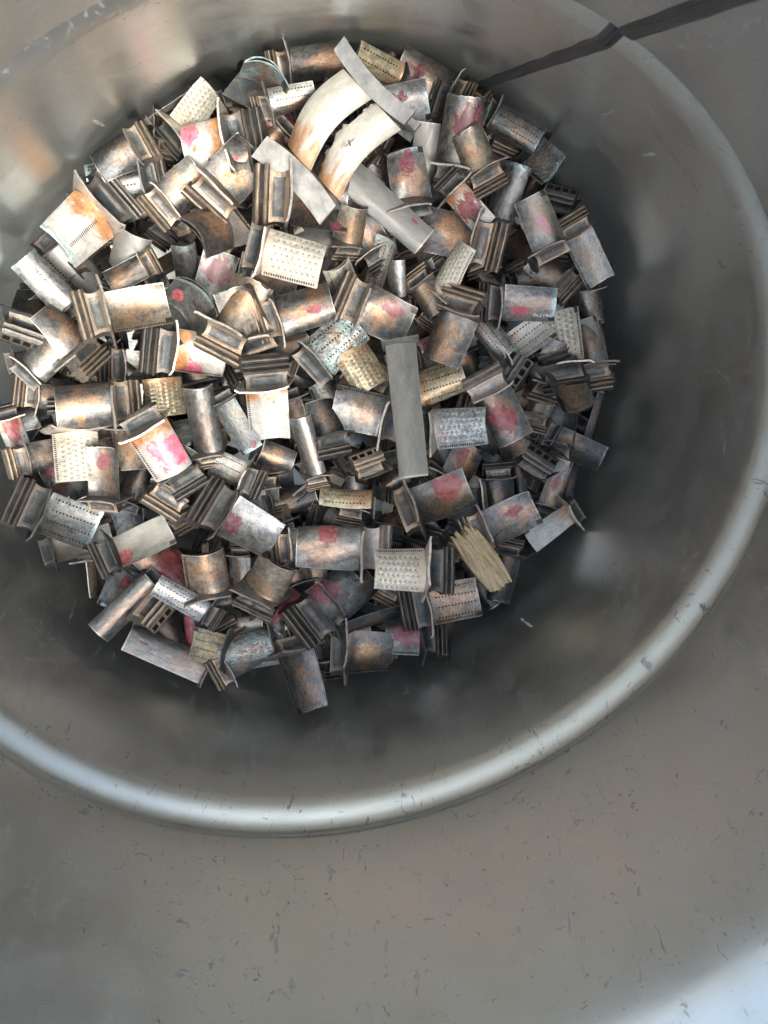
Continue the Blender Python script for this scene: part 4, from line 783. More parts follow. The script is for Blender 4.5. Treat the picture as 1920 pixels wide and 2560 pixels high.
["turbine_blade",0.03592,0.02381,0,[-0.043,0.16394,-0.26078],[0.1369,-0.9767,-0.1276,0.1053],"dg","k","c",99,"none","aps",[],[0.0,0.0,0.0,0.0],"dark green grey blade half buried well right of the long upright vane","turbine blade","turbine blades heaped in the drum"],
["turbine_blade",0.03345,0.02182,0,[0.15049,0.14545,-0.20637],[0.4662,0.1379,-0.2074,0.8489],"bz","t","c",100,"none","aps",[],[0.0,0.0,0.0,0.0],"rusty bronze blade half buried just below the brilliant ivory blade with top slots","turbine blade","turbine blades heaped in the drum"],
["turbine_blade",0.0273,0.02785,0,[-0.08424,-0.22421,-0.29991],[0.9846,-0.174,-0.0142,-0.003],"bz","k","c",101,"none","aps",[],[0.0,0.0,0.0,0.0],"rusty bronze blade half buried just left of the pink ended white blade","turbine blade","turbine blades heaped in the drum"],
["turbine_blade",0.03536,0.03075,0,[0.06243,-0.22382,-0.25175],[0.4327,0.2785,-0.4462,-0.7322],"gb","t","c",102,"none","apsr",["slots"],[0.0,0.0,0.0,0.0],"grey bronze ribbed root half buried below and left of the dented tan bronze blade","turbine blade","turbine blades heaped in the drum"],
["turbine_blade",0.02307,0.02006,0,[-0.20967,-0.09173,-0.33556],[0.9285,0.0594,-0.2049,-0.3041],"lg","k","c",103,"none","apsr",[],[0.0,0.0,0.0,0.0],"pale grey ribbed root half buried just above and right of the double cream vane","turbine blade","turbine blades heaped in the drum"],
["turbine_blade",0.0293,0.02548,0,[-0.13295,0.0511,-0.29628],[0.8109,0.0155,-0.2768,0.5153],"dk","t","c",104,"none","apsr",[],[0.0,0.0,0.0,0.0],"dark charcoal ribbed root half buried just left of the upright fish scale blade","turbine blade","turbine blades heaped in the drum"],
["turbine_blade",0.02415,0.03122,0,[-0.23649,-0.00434,-0.34174],[0.0144,-0.298,0.9389,0.1717],"dk","t","c",105,"none","aps",[],[0.0,0.0,0.0,0.0],"dark charcoal blade half buried just left of the upright blade with a wide maroon smear","turbine blade","turbine blades heaped in the drum"],
["turbine_blade",0.03745,0.03021,0,[0.17749,-0.11138,-0.21091],[0.2118,-0.8998,-0.3543,-0.1415],"sb","k","c",106,"none","aps",[],[0.0,0.0,0.0,0.0],"slate blue blade half buried below the hot pink blotched blade","turbine blade","turbine blades heaped in the drum"],
["turbine_blade",0.0351,0.03052,0,[0.02101,-0.0687,-0.25961],[0.2518,-0.2825,-0.3704,0.8483],"gb","k","c",107,"none","apsr",[],[0.0,0.0,0.0,0.0],"grey bronze ribbed root half buried well above and right of the hot pink blotched blade","turbine blade","turbine blades heaped in the drum"],
["turbine_blade",0.03399,0.02715,0,[-0.1911,0.07568,-0.31771],[0.9214,-0.3438,0.0059,-0.1808],"tb","k","c",108,"none","aps",["slots"],[0.0,0.0,0.0,0.0],"tan slotted blade half buried just above and right of the upright fish scale blade","turbine blade","turbine blades heaped in the drum"],
["turbine_blade",0.03246,0.02909,0,[0.05618,-0.12729,-0.25403],[0.2118,0.5133,0.8219,0.127],"sb","k","c",109,"none","aps",["slots"],[0.0,0.0,0.0,0.0],"slate blue slotted blade half buried above the hot pink blotched blade","turbine blade","turbine blades heaped in the drum"],
["turbine_blade",0.03382,0.02421,0,[0.10606,-0.01051,-0.22504],[0.8871,-0.33,-0.0789,-0.313],"lg","t","c",110,"none","aps",[],[0.0,0.0,0.0,0.0],"pale grey blade half buried below the white slotted blade over the narrow trough","turbine blade","turbine blades heaped in the drum"],
["turbine_blade",0.02983,0.02594,0,[-0.19735,-0.09862,-0.32743],[0.0753,-0.0709,-0.1372,-0.9851],"dg","t","c",111,"none","apsr",[],[0.0,0.0,0.0,0.0],"dark green grey ribbed root half buried just above and left of the double cream vane","turbine blade","turbine blades heaped in the drum"],
["turbine_blade",0.03595,0.03126,0,[-0.08538,0.24234,-0.2887],[0.0466,-0.0283,0.9669,0.2493],"dk","k","c",112,"none","apsr",[],[0.0,0.0,0.0,0.0],"dark charcoal ribbed root half buried well below the ivory blade with right edge slots","turbine blade","turbine blades heaped in the drum"],
["turbine_blade",0.02571,0.02693,0,[-0.16754,-0.12824,-0.3249],[0.9778,0.0244,-0.1492,-0.1453],"tb","t","c",113,"none","aps",[],[0.0,0.0,0.0,0.0],"tan blade half buried left of the double cream vane","turbine blade","turbine blades heaped in the drum"],
["turbine_blade",0.03123,0.02785,0,[0.13185,-0.05142,-0.21383],[0.9752,0.2153,-0.0434,0.0282],"tb","t","c",114,"none","aps",[],[0.0,0.0,0.0,0.0],"tan blade half buried above the cup shaped tan blade","turbine blade","turbine blades heaped in the drum"],
["turbine_blade",0.02933,0.02551,0,[-0.24334,0.05485,-0.34606],[0.9621,-0.0591,0.2605,0.0553],"br","t","c",115,"none","apsr",["slots"],[0.0,0.0,0.0,0.0],"brown ribbed root half buried above and left of the blade with a pale pink blotch","turbine blade","turbine blades heaped in the drum"],
["turbine_blade",0.03602,0.03132,0,[-0.16709,0.07508,-0.30468],[0.062,0.4362,-0.8976,-0.014],"gb","t","c",116,"none","apsr",[],[0.0,0.0,0.0,0.0],"grey bronze ribbed root half buried just right of the upright fish scale blade","turbine blade","turbine blades heaped in the drum"],
["turbine_blade",0.02582,0.02245,0,[-0.10227,0.0661,-0.28423],[0.0117,0.0189,-0.2188,0.9755],"gb","t","c",117,"none","apsr",[],[0.0,0.0,0.0,0.0],"grey bronze ribbed root half buried below the upright fish scale blade","turbine blade","turbine blades heaped in the drum"],
["turbine_blade",0.02718,0.02864,0,[-0.13765,-0.10737,-0.30803],[0.9896,-0.0005,0.0082,0.1436],"gb","t","c",118,"none","aps",["slots"],[0.0,0.0,0.0,0.0],"grey bronze slotted blade half buried above the cream scaled blade","turbine blade","turbine blades heaped in the drum"],
["turbine_blade",0.02593,0.0207,0,[0.0405,-0.19044,-0.27066],[0.4453,0.8297,0.2425,0.2336],"dk","t","c",119,"none","aps",[],[0.0,0.0,0.0,0.0],"dark charcoal blade half buried just below and left of the dented tan bronze blade","turbine blade","turbine blades heaped in the drum"],
["turbine_blade",0.03636,0.02685,1,[0.01342,-0.23997,-0.27278],[0.2675,-0.9217,0.194,-0.2035],"gg","t","c",120,"none","aps",["slots"],[0.0,0.0,0.0,0.0],"grey slotted blade half buried below the big white burnt blade","turbine blade","turbine blades heaped in the drum"],
["turbine_blade",0.02607,0.02267,1,[-0.18624,-0.07344,-0.32434],[0.0382,-0.0236,0.9223,-0.3839],"br","t","c",121,"none","apsr",["slots"],[0.0,0.0,0.0,0.0],"brown ribbed root half buried just below and right of the double cream vane","turbine blade","turbine blades heaped in the drum"],
["turbine_blade",0.03402,0.0297,0,[-0.17455,-0.14642,-0.32511],[0.7979,-0.0356,0.004,0.6018],"dk","k","c",122,"none","aps",[],[0.4,0.5,0.9,2.0],"dark maroon stained blade under the double vane, left of the double cream vane","turbine blade","turbine blades heaped in the drum"],
["turbine_blade",0.03827,0.03328,0,[-0.00142,-0.23549,-0.29852],[0.4395,0.1432,-0.4717,-0.7508],"dk","t","c",123,"none","apsr",[],[0.0,0.0,0.0,0.0],"dusty brown root half hidden, left of the big white burnt blade","turbine blade","turbine blades heaped in the drum"],
["turbine_blade",0.02537,0.01159,0,[-0.02193,-0.24753,-0.28992],[0.2862,0.2418,-0.5635,-0.7363],"gg","k","c",124,"none","aps",[],[0.0,0.0,0.0,0.0],"thin pale grey sliver of a blade standing up, above the big white burnt blade","turbine blade","turbine blades heaped in the drum"],
["turbine_blade",0.06331,0.02937,1,[0.00083,-0.25663,-0.26367],[0.7903,-0.3114,-0.05,0.5252],"sm","k","c",125,"none","aps",["slots"],[0.0,0.0,0.0,0.0],"long smooth grey blade with a row of slots along one edge","turbine blade","turbine blades heaped in the drum"],
["turbine_blade",0.03383,0.03151,0,[0.04462,-0.22031,-0.26218],[0.9169,0.0388,-0.1759,-0.3561],"dk","k","c",126,"none","aps",[],[0.0,0.0,0.0,0.0],"dark scuffed blade lying low, left of the dented tan bronze blade","turbine blade","turbine blades heaped in the drum"],
["turbine_blade",0.04103,0.03248,0,[-0.05451,-0.09976,-0.28746],[0.0799,0.6235,0.7735,0.0814],"bz","k","f",127,"none","aps",["slots"],[0.0,0.0,0.0,0.0],"brown blade with slotted lower edge under the cream one","turbine blade","turbine blades heaped in the drum"],
["turbine_blade",0.02449,0.01818,1,[-0.08616,-0.08882,-0.30233],[0.1852,-0.0091,-0.034,0.9821],"tb","k","c",128,"none","aps",["slots"],[0.0,0.0,0.0,0.0],"small tan slotted blade corner, above the cream scaled blade","turbine blade","turbine blades heaped in the drum"],
["turbine_blade",0.03899,0.03046,0,[-0.0951,-0.07844,-0.30254],[0.5023,0.0461,-0.1445,0.8513],"sm","k","c",129,"none","aps",[],[0.0,0.0,0.0,0.0],"plain dark grey smooth blade, above and right of the cream scaled blade","turbine blade","turbine blades heaped in the drum"],
["turbine_blade",0.03668,0.03025,0,[0.06487,-0.16398,-0.24401],[0.2231,0.5424,0.8072,0.0665],"lb","k","c",130,"none","apsr",["slots"],[0.0,0.0,0.0,0.0],"grey blade with slots under a dark root, below the dented tan bronze blade","turbine blade","turbine blades heaped in the drum"],
["turbine_blade",0.02635,0.02006,0,[0.06155,-0.18173,-0.25092],[0.8111,-0.1207,-0.1821,0.5426],"gg","k","c",131,"none","aps",[],[0.5,0.5,0.4,0.0],"small grey blade with a red mark, below the dented tan bronze blade","turbine blade","turbine blades heaped in the drum"],
["turbine_blade",0.05675,0.01162,0,[-0.12177,-0.23133,-0.3181],[0.2586,0.101,0.7068,0.6506],"lb","k","h",132,"none","aps",[],[0.0,0.0,0.0,0.0],"thin tube like blade edge along the wall, above the pink ended white blade","turbine blade","turbine blades heaped in the drum"],
["turbine_blade",0.02948,0.02917,0,[0.05398,-0.24174,-0.2667],[0.711,-0.0378,-0.2588,-0.6527],"dk","k","c",133,"none","aps",[],[0.0,0.0,0.0,0.0],"dark rounded blade at the left edge, below and left of the big white burnt blade","turbine blade","turbine blades heaped in the drum"],
["turbine_blade",0.0201,0.01591,0,[-0.25521,-0.07152,-0.3808],[0.0046,0.0365,0.0836,0.9958],"tb","k","c",134,"none","aps",[],[0.0,0.0,0.0,0.0],"small tan blade corner sticking up by the wall","turbine blade","turbine blades heaped in the drum"],
["turbine_blade",0.03563,0.03098,0,[-0.26052,-0.00773,-0.34552],[0.6373,0.1522,0.015,0.7553],"dk","k","c",135,"none","apsr",[],[0.0,0.0,0.0,0.0],"smooth dark grey root, above and left of the upright blade with a wide maroon smear","turbine blade","turbine blades heaped in the drum"],
["turbine_blade",0.04963,0.02455,0,[-0.27013,0.00153,-0.34963],[0.0655,-0.7094,-0.7008,0.0365],"wo","k","c",136,"none","aps",[],[0.5,0.5,0.4,1.0],"white edged bronze blade with pink stain","turbine blade","turbine blades heaped in the drum"],
["turbine_blade",0.02695,0.02344,0,[-0.2739,0.02985,-0.35398],[0.804,0.1952,0.0596,0.5585],"dk","t","c",137,"none","apsr",[],[0.0,0.0,0.0,0.0],"ribbed dark root near the weld seam","turbine blade","turbine blades heaped in the drum"],
["turbine_blade",0.04224,0.02299,1,[-0.2212,0.10091,-0.35915],[0.02,-0.1032,0.1042,-0.989],"dk","k","c",138,"none","aps",["slots"],[0.0,0.0,0.0,0.0],"dark brown blade with comb like slots, above the blade with a pale pink blotch","turbine blade","turbine blades heaped in the drum"],
["turbine_blade",0.02797,0.02432,0,[-0.22852,0.15512,-0.34606],[0.6007,0.4821,0.2734,0.5762],"dk","k","c",139,"none","apsr",[],[0.0,0.0,0.0,0.0],"knobbly dark root by the wall, right of the blade with a pale pink blotch","turbine blade","turbine blades heaped in the drum"],
["turbine_blade",0.05644,0.02534,0,[-0.18936,0.10461,-0.34003],[0.5469,0.4487,-0.3158,0.6323],"br","k","h",140,"none","aps",[],[0.0,0.0,0.0,0.0],"thin curved bronze blade edge, below the blade with a pale pink blotch","turbine blade","turbine blades heaped in the drum"],
["turbine_blade",0.02792,0.01913,0,[-0.16263,0.1237,-0.30954],[0.4018,0.1345,0.0658,0.9034],"br","k","c",141,"none","aps",[],[0.0,0.0,0.0,0.0],"small brown fragment lying deep, above the blade with a pink drip","turbine blade","turbine blades heaped in the drum"],
["turbine_blade",0.03616,0.01684,1,[-0.15204,0.07191,-0.30824],[0.7589,0.0971,-0.1371,0.6292],"br","k","c",142,"none","aps",["holes","slots"],[0.0,0.0,0.0,0.0],"narrow brown slotted blade, right of the upright fish scale blade","turbine blade","turbine blades heaped in the drum"],
["turbine_blade",0.04178,0.02284,0,[-0.14033,0.22886,-0.31214],[0.1031,-0.2727,0.9186,0.2666],"dk","k","c",143,"none","aps",["slots"],[0.0,0.0,0.0,0.0],"dark blade standing against the right wall, right of the ivory blade with right edge slots","turbine blade","turbine blades heaped in the drum"],
["turbine_blade",0.04763,0.03836,0,[-0.05435,0.2262,-0.25924],[0.1445,-0.1821,0.929,0.2879],"dg","k","c",144,"none","aps",["slots"],[0.0,0.0,0.0,0.0],"dark green grey blade with comb slots, below the ivory blade with right edge slots","turbine blade","turbine blades heaped in the drum"],
["turbine_blade",0.05579,0.01325,0,[-0.06381,0.25958,-0.26379],[0.0819,0.1572,-0.2635,-0.9482],"dk","k","c",145,"none","aps",[],[0.0,0.0,0.0,0.0],"thin dark blade edge along the right wall","turbine blade","turbine blades heaped in the drum"],
["turbine_blade",0.03619,0.03256,0,[0.01999,0.15203,-0.24132],[0.1326,-0.0258,0.9612,0.2404],"bz","k","f",146,"none","aps",[],[0.6,0.4,0.45,0.0],"bronze blade with half hidden red blotch","turbine blade","turbine blades heaped in the drum"],
["turbine_blade",0.04042,0.01777,0,[-0.0141,0.25943,-0.24171],[0.1713,0.1961,0.2253,-0.9388],"dk","k","c",147,"none","aps",[],[0.0,0.0,0.0,0.0],"narrow black blade beside a bronze one, above the white twisted blade","turbine blade","turbine blades heaped in the drum"],
["turbine_blade",0.0487,0.03176,0,[0.05299,0.17981,-0.22564],[0.19,-0.054,0.9727,0.1218],"sm","k","f",148,"none","aps",[],[0.0,0.0,0.0,0.0],"smooth grey blade with brown shadow stain","turbine blade","turbine blades heaped in the drum"],
["turbine_blade",0.03559,0.02861,0,[0.02594,0.18894,-0.23889],[0.0856,0.4368,0.8733,0.198],"iv","k","c",149,"none","aps",["dimple"],[0.0,0.0,0.0,0.0],"white scaled blade mostly covered, above and left of the white twisted blade","turbine blade","turbine blades heaped in the drum"],
["turbine_blade",0.02675,0.02326,0,[-0.01101,0.21865,-0.24997],[0.7014,0.3532,-0.0562,-0.6165],"dk","k","c",150,"none","apsr",[],[0.0,0.0,0.0,0.0],"small dark root block, above the white twisted blade","turbine blade","turbine blades heaped in the drum"],
["turbine_blade",0.03408,0.03035,0,[0.04006,0.23978,-0.25385],[0.1727,-0.8195,-0.3979,-0.3745],"dk","k","h",151,"none","aps",[],[0.0,0.0,0.0,0.0],"dark hollow blade end hanging by the wall, below the white twisted blade","turbine blade","turbine blades heaped in the drum"],
["turbine_blade",0.02871,0.02496,0,[0.08759,0.1207,-0.22414],[0.123,0.3517,0.0833,-0.9242],"br","k","c",152,"none","apsr",[],[0.0,0.0,0.0,0.0],"brown root sunk between blades, above the brilliant ivory blade with top slots","turbine blade","turbine blades heaped in the drum"],
["turbine_blade",0.0338,0.02939,0,[0.13427,0.1414,-0.20325],[0.0256,-0.1758,-0.0507,0.9828],"br","t","c",153,"none","apsr",[],[0.0,0.0,0.0,0.0],"tan root tucked below the ivory blade","turbine blade","turbine blades heaped in the drum"],
["turbine_blade",0.03215,0.02796,0,[0.1439,0.2014,-0.20349],[0.0836,-0.1159,-0.0567,0.9881],"br","t","c",154,"none","apsr",[],[0.0,0.0,0.0,0.0],"rusty root at the lower right rim of the pile, below the wood splinter","turbine blade","turbine blades heaped in the drum"],
["turbine_blade",0.05417,0.01563,0,[0.08721,0.19963,-0.21883],[0.7962,0.212,-0.1061,0.5567],"dk","k","c",155,"none","aps",[],[0.0,0.0,0.0,0.0],"long brown strip under the wood, below the wood splinter","turbine blade","turbine blades heaped in the drum"],
["turbine_blade",0.04292,0.02682,0,[0.11692,0.21006,-0.203],[0.9728,0.1016,-0.2075,-0.0199],"dk","k","c",156,"none","aps",["slots"],[0.0,0.0,0.0,0.0],"dark brown slotted blade below the tan one, below and left of the wood splinter","turbine blade","turbine blades heaped in the drum"],
["turbine_blade",0.02441,0.03019,0,[0.09938,-0.16026,-0.2363],[0.8423,0.1442,-0.1076,-0.5081],"ig","k","c",157,"none","apsr",[],[0.0,0.0,0.0,0.0],"golden brown blade behind a ribbed root","turbine blade","turbine blades heaped in the drum"],
["turbine_blade",0.04054,0.02206,0,[0.08339,-0.19641,-0.23893],[0.7314,-0.1738,-0.0306,0.6587],"bz","k","c",158,"none","apsr",[],[0.0,0.0,0.0,0.0],"rust red blade under a block root, above the ivory blade below a black lettered root","turbine blade","turbine blades heaped in the drum"],
["turbine_blade",0.03074,0.02534,0,[0.21702,-0.17258,-0.21268],[0.0686,-0.2631,0.0047,0.9623],"dk","k","c",159,"none","aps",[],[0.0,0.0,0.0,0.0],"dark striped blade by the left wall","turbine blade","turbine blades heaped in the drum"],
["turbine_blade",0.02799,0.02434,0,[0.12868,0.02213,-0.21228],[0.8433,0.3182,-0.0368,0.4315],"dk","t","c",160,"none","apsr",[],[0.0,0.0,0.0,0.0],"dark root with copper glints, above and right of the cup shaped tan blade","turbine blade","turbine blades heaped in the drum"],
["turbine_blade",0.04006,0.02608,0,[0.23025,-0.08852,-0.19827],[0.0331,-0.914,-0.0233,-0.4036],"gg","k","f",161,"none","aps",["verd"],[0.3,0.3,0.3,0.0],"grey tapering blade with a red spot over the dark wall","turbine blade","turbine blades heaped in the drum"],
["turbine_blade",0.05084,0.03878,0,[0.20024,-0.08114,-0.19715],[0.7663,-0.2252,-0.2643,0.5405],"bz","k","c",162,"none","aps",[],[0.6,0.7,0.5,0.0],"dark bronze blade with two red dots, left of the cup shaped tan blade","turbine blade","turbine blades heaped in the drum"],
["turbine_blade",0.02814,0.01928,0,[0.19264,0.01747,-0.19317],[0.7227,-0.0469,-0.1489,0.6733],"sm","k","c",163,"none","aps",[],[0.0,0.0,0.0,0.0],"small grey corner below the shell shaped tip","turbine blade","turbine blades heaped in the drum"],
["turbine_blade",0.03971,0.03186,0,[0.25273,-0.04189,-0.18225],[0.8361,-0.1149,-0.3346,0.4193],"dk","k","c",164,"none","aps",[],[0.0,0.0,0.0,0.0],"dark mottled blade lying deep, below and right of the long round tube shaped blade","turbine blade","turbine blades heaped in the drum"],
["turbine_blade",0.03877,0.01492,0,[0.23817,-0.02013,-0.18273],[0.9117,0.1918,-0.1598,0.3262],"dk","k","c",165,"none","aps",[],[0.5,0.5,0.9,0.0],"blood red stained blade edge, below the cup shaped tan blade","turbine blade","turbine blades heaped in the drum"],
["turbine_blade",0.02392,0.01937,0,[0.21969,0.04819,-0.18018],[0.8129,0.2563,-0.1591,-0.4982],"iv","k","c",166,"none","aps",["slots"],[0.0,0.0,0.0,0.0],"slotted ivory corner peeping out, below and right of the cup shaped tan blade","turbine blade","turbine blades heaped in the drum"],
["guide_vane",0.07708,0.0277,0,[0.27083,0.01504,-0.15285],[0.6321,0.2883,-0.2927,-0.657],"lb","k","l",167,"none","ap",[],[0.8,0.5,0.1,2.0],"long smooth brown blade at the bottom with a maroon spot","guide vane","guide vanes in the scrap"],
["turbine_blade",0.05484,0.01953,1,[0.27299,0.038,-0.18057],[0.4438,-0.2342,-0.2628,0.8241],"br","k","c",168,"none","aps",[],[0.0,0.0,0.0,0.0],"maroon brown strip along the bottom rim, left of the blade hanging lowest","turbine blade","turbine blades heaped in the drum"],
["turbine_blade",0.03156,0.02744,0,[0.22328,0.12023,-0.17636],[0.0787,0.398,-0.3836,-0.8296],"br","k","c",169,"none","apsr",[],[0.0,0.0,0.0,0.0],"dark brown root behind the lowest blade, right of the blade hanging lowest","turbine blade","turbine blades heaped in the drum"],
["turbine_blade",0.0192,0.01477,0,[0.26433,-0.05631,-0.17796],[0.9254,-0.1183,-0.3545,0.0639],"lt","k","c",170,"none","aps",[],[0.0,0.0,0.0,0.0],"small cream plate tucked deep, below and right of the long round tube shaped blade","turbine blade","turbine blades heaped in the drum"],
["turbine_blade",0.0407,0.02543,0,[0.11598,0.00934,-0.22213],[0.3821,-0.0667,-0.1729,0.9053],"dk","k","c",171,"none","aps",[],[0.0,0.0,0.0,0.0],"dark half round blade, below the white slotted blade over the narrow trough","turbine blade","turbine blades heaped in the drum"],
["turbine_blade",0.02818,0.02451,0,[0.10283,0.05576,-0.21356],[0.5908,0.2601,-0.1386,0.7511],"dk","k","c",172,"none","apsr",[],[0.0,0.0,0.0,0.0],"dark root with a bright curved lip","turbine blade","turbine blades heaped in the drum"],
["turbine_blade",0.03603,0.03133,0,[0.0447,-0.10162,-0.24782],[0.286,0.1317,-0.2294,-0.921],"dk","k","h",173,"none","apsr",[],[0.0,0.0,0.0,0.0],"black root behind the hollow blade, left of the white slotted blade over the narrow trough","turbine blade","turbine blades heaped in the drum"],
["turbine_blade",0.03528,0.02464,0,[0.16819,-0.11271,-0.20811],[0.0475,0.2175,0.0114,-0.9748],"dk","k","c",174,"none","aps",[],[0.0,0.0,0.0,0.0],"almost black blade lying deep, below and left of the hot pink blotched blade","turbine blade","turbine blades heaped in the drum"],
["turbine_blade",0.02856,0.02483,0,[0.15968,-0.21042,-0.22639],[0.7771,-0.2078,-0.1186,0.5821],"dk","k","c",175,"none","apsr",[],[0.0,0.0,0.0,0.0],"black rounded root near the left edge","turbine blade","turbine blades heaped in the drum"],
["turbine_blade",0.03377,0.02506,0,[0.02821,-0.0217,-0.2501],[0.0755,0.9004,0.3855,0.1869],"tb","k","h",176,"none","aps",["slots"],[0.0,0.0,0.0,0.0],"tan blade behind a slim hollow one","turbine blade","turbine blades heaped in the drum"],
["turbine_blade",0.03178,0.02306,0,[0.07763,-0.02437,-0.23271],[0.6691,-0.0228,-0.0169,0.7426],"bz","k","c",177,"none","aps",[],[0.0,0.0,0.0,0.0],"copper coloured plate corner, below the white slotted blade over the narrow trough","turbine blade","turbine blades heaped in the drum"],
["guide_vane",0.0564,0.02447,0,[-0.18576,0.00169,-0.31866],[0.1882,-0.0355,-0.0447,-0.9805],"sm","k","l",178,"none","ap",[],[0.0,0.0,0.0,0.0],"dark smooth upright vane, below and left of the upright blade with a wide maroon smear","guide vane","guide vanes in the scrap"],
["turbine_blade",0.03391,0.02948,0,[0.02846,-0.06016,-0.25419],[0.961,0.0298,-0.0999,0.2562],"dk","k","c",179,"none","apsr",[],[0.0,0.0,0.0,0.0],"dark ribbed root peeping out, above the white slotted blade over the narrow trough","turbine blade","turbine blades heaped in the drum"],
["turbine_blade",0.02621,0.02279,0,[-0.13265,-0.1271,-0.31572],[0.868,0.0815,0.0738,0.4843],"br","t","c",180,"none","apsr",[],[0.0,0.0,0.0,0.0],"copper brown ribbed root, right of the bronze square with a small red patch","turbine blade","turbine blades heaped in the drum"],
["turbine_blade",0.03288,0.02386,0,[-0.12447,0.18653,-0.28678],[0.9518,0.2222,-0.1235,0.1716],"dk","k","c",181,"none","aps",[],[0.0,0.0,0.0,0.0],"black boxy shank lying low, below the ivory blade with right edge slots","turbine blade","turbine blades heaped in the drum"],
["turbine_blade",0.03592,0.02666,0,[0.19002,0.17143,-0.19093],[0.7582,0.3012,-0.144,-0.5601],"dk","k","c",182,"none","aps",[],[0.0,0.0,0.0,0.0],"dark sheet at the bottom rim, right of the blade hanging lowest","turbine blade","turbine blades heaped in the drum"],
["turbine_blade",0.03914,0.02517,0,[-0.02054,-0.24585,-0.28312],[0.968,-0.1389,-0.0516,-0.2023],"lb","k","c",183,"none","aps",[],[0.0,0.0,0.0,0.0],"dull brown grey blade beside the wall, left of the big white burnt blade","turbine blade","turbine blades heaped in the drum"],
["turbine_blade",0.02967,0.02153,0,[-0.16544,-0.18111,-0.32998],[0.4283,-0.027,0.0105,0.9032],"dk","k","c",184,"none","apsr",[],[0.0,0.0,0.0,0.0],"black blade behind the copper root, above the bronze square with a small red patch","turbine blade","turbine blades heaped in the drum"],
["turbine_blade",0.03231,0.02345,0,[0.09471,0.03147,-0.22445],[0.8225,-0.0428,-0.1686,0.5415],"dk","k","c",185,"none","aps",[],[0.0,0.0,0.0,0.0],"dark blade in the gap, above and left of the brilliant ivory blade with top slots","turbine blade","turbine blades heaped in the drum"],
["turbine_blade",0.03274,0.02375,0,[-0.18849,0.18841,-0.30831],[0.9326,0.0965,-0.0384,0.3456],"br","k","c",186,"none","aps",[],[0.0,0.0,0.0,0.0],"brown blade in the gap by the right wall","turbine blade","turbine blades heaped in the drum"],
["turbine_blade",0.05068,0.03086,1,[-0.21784,-0.14152,-0.33323],[0.4479,0.0878,-0.0317,0.8892],"bz","t","c",187,"none","apsr",["slots"],[0.0,0.0,0.0,0.0],"large dark bronze blade lying against the wall at the top of the pile","turbine blade","turbine blades heaped in the drum"],
["turbine_blade",0.0319,0.02774,0,[-0.14558,-0.15645,-0.29978],[0.9286,0.0551,-0.1673,-0.3265],"dk","k","c",188,"none","apsr",[],[0.0,0.0,0.0,0.0],"dark grey ribbed root showing","turbine blade","turbine blades heaped in the drum"],
["turbine_blade",0.04237,0.0324,0,[-0.12928,-0.20262,-0.30816],[0.0638,-0.1413,-0.9683,-0.1958],"iv","k","c",189,"none","apsr",["dimple"],[0.0,0.0,0.0,0.0],"ivory pimpled blade standing on edge with a dark root","turbine blade","turbine blades heaped in the drum"],
["turbine_blade",0.03691,0.04613,0,[-0.13747,-0.16189,-0.2925],[0.896,0.0919,0.0161,-0.4341],"wo","k","c",190,"none","apsr",["slots","verd"],[0.85,0.15,0.5,1.0],"white blade with a bright pink end and two rows of slots","turbine blade","turbine blades heaped in the drum"],
["turbine_blade",0.04401,0.03218,1,[-0.08037,-0.21463,-0.2847],[0.8824,-0.0579,-0.0385,-0.4653],"gg","k","c",191,"none","apsr",["slots","holes","verd"],[0.0,0.0,0.0,0.0],"grey green blade with slotted upper edge touching the wall","turbine blade","turbine blades heaped in the drum"],
["turbine_blade",0.03699,0.03275,0,[-0.07664,-0.18785,-0.27997],[0.218,-0.0673,0.1497,0.962],"bz","t","c",192,"none","apsr",[],[0.8,0.2,0.5,2.0],"bronze blade with maroon edge and thick tan ribbed root","turbine blade","turbine blades heaped in the drum"],
["turbine_blade",0.03529,0.03088,0,[-0.00553,-0.1983,-0.26922],[0.0306,-0.0578,-0.0514,-0.9965],"sm","k","h",193,"none","apsr",[],[0.0,0.0,0.0,0.0],"smooth blue grey bent plate with bright folded edge, above the dented tan bronze blade","turbine blade","turbine blades heaped in the drum"],
["turbine_blade",0.03326,0.0213,1,[-0.01976,-0.18439,-0.25929],[0.1896,0.9206,-0.3359,0.0606],"bz","t","c",194,"none","apsr",["slots"],[0.0,0.0,0.0,0.0],"brown blade with broad dark ribbed root, above and left of the dented tan bronze blade","turbine blade","turbine blades heaped in the drum"],
["turbine_blade",0.05243,0.02248,0,[-0.00555,-0.14233,-0.30531],[0.2591,-0.1583,-0.224,-0.9261],"lg","k","h",195,"none","aps",["verd"],[0.0,0.0,0.0,0.0],"upright grey tube like blade with blue green rim","turbine blade","turbine blades heaped in the drum"],
["turbine_blade",0.04372,0.03343,0,[-0.01582,-0.12511,-0.27779],[0.0589,-0.072,0.9944,0.05],"gg","k","f",196,"none","apsr",[],[0.6,0.5,0.5,2.0],"flat grey blade crossed by a wide maroon stain, left of the cream scaled blade","turbine blade","turbine blades heaped in the drum"],
["turbine_blade",0.03088,0.02685,0,[-0.12059,-0.03801,-0.28081],[0.1493,-0.1021,-0.2304,-0.9561],"tb","t","h",197,"none","apsr",[],[0.0,0.0,0.0,0.0],"knobbly tan root end on, right of the cream scaled blade","turbine blade","turbine blades heaped in the drum"],
["turbine_blade",0.04,0.02717,0,[-0.07827,-0.01502,-0.28773],[0.4186,-0.2412,-0.254,-0.8379],"iv","k","h",198,"none","aps",["holes"],[0.0,0.0,0.0,0.0],"small yellowish ivory blade with thick rim, right of the cream scaled blade","turbine blade","turbine blades heaped in the drum"],
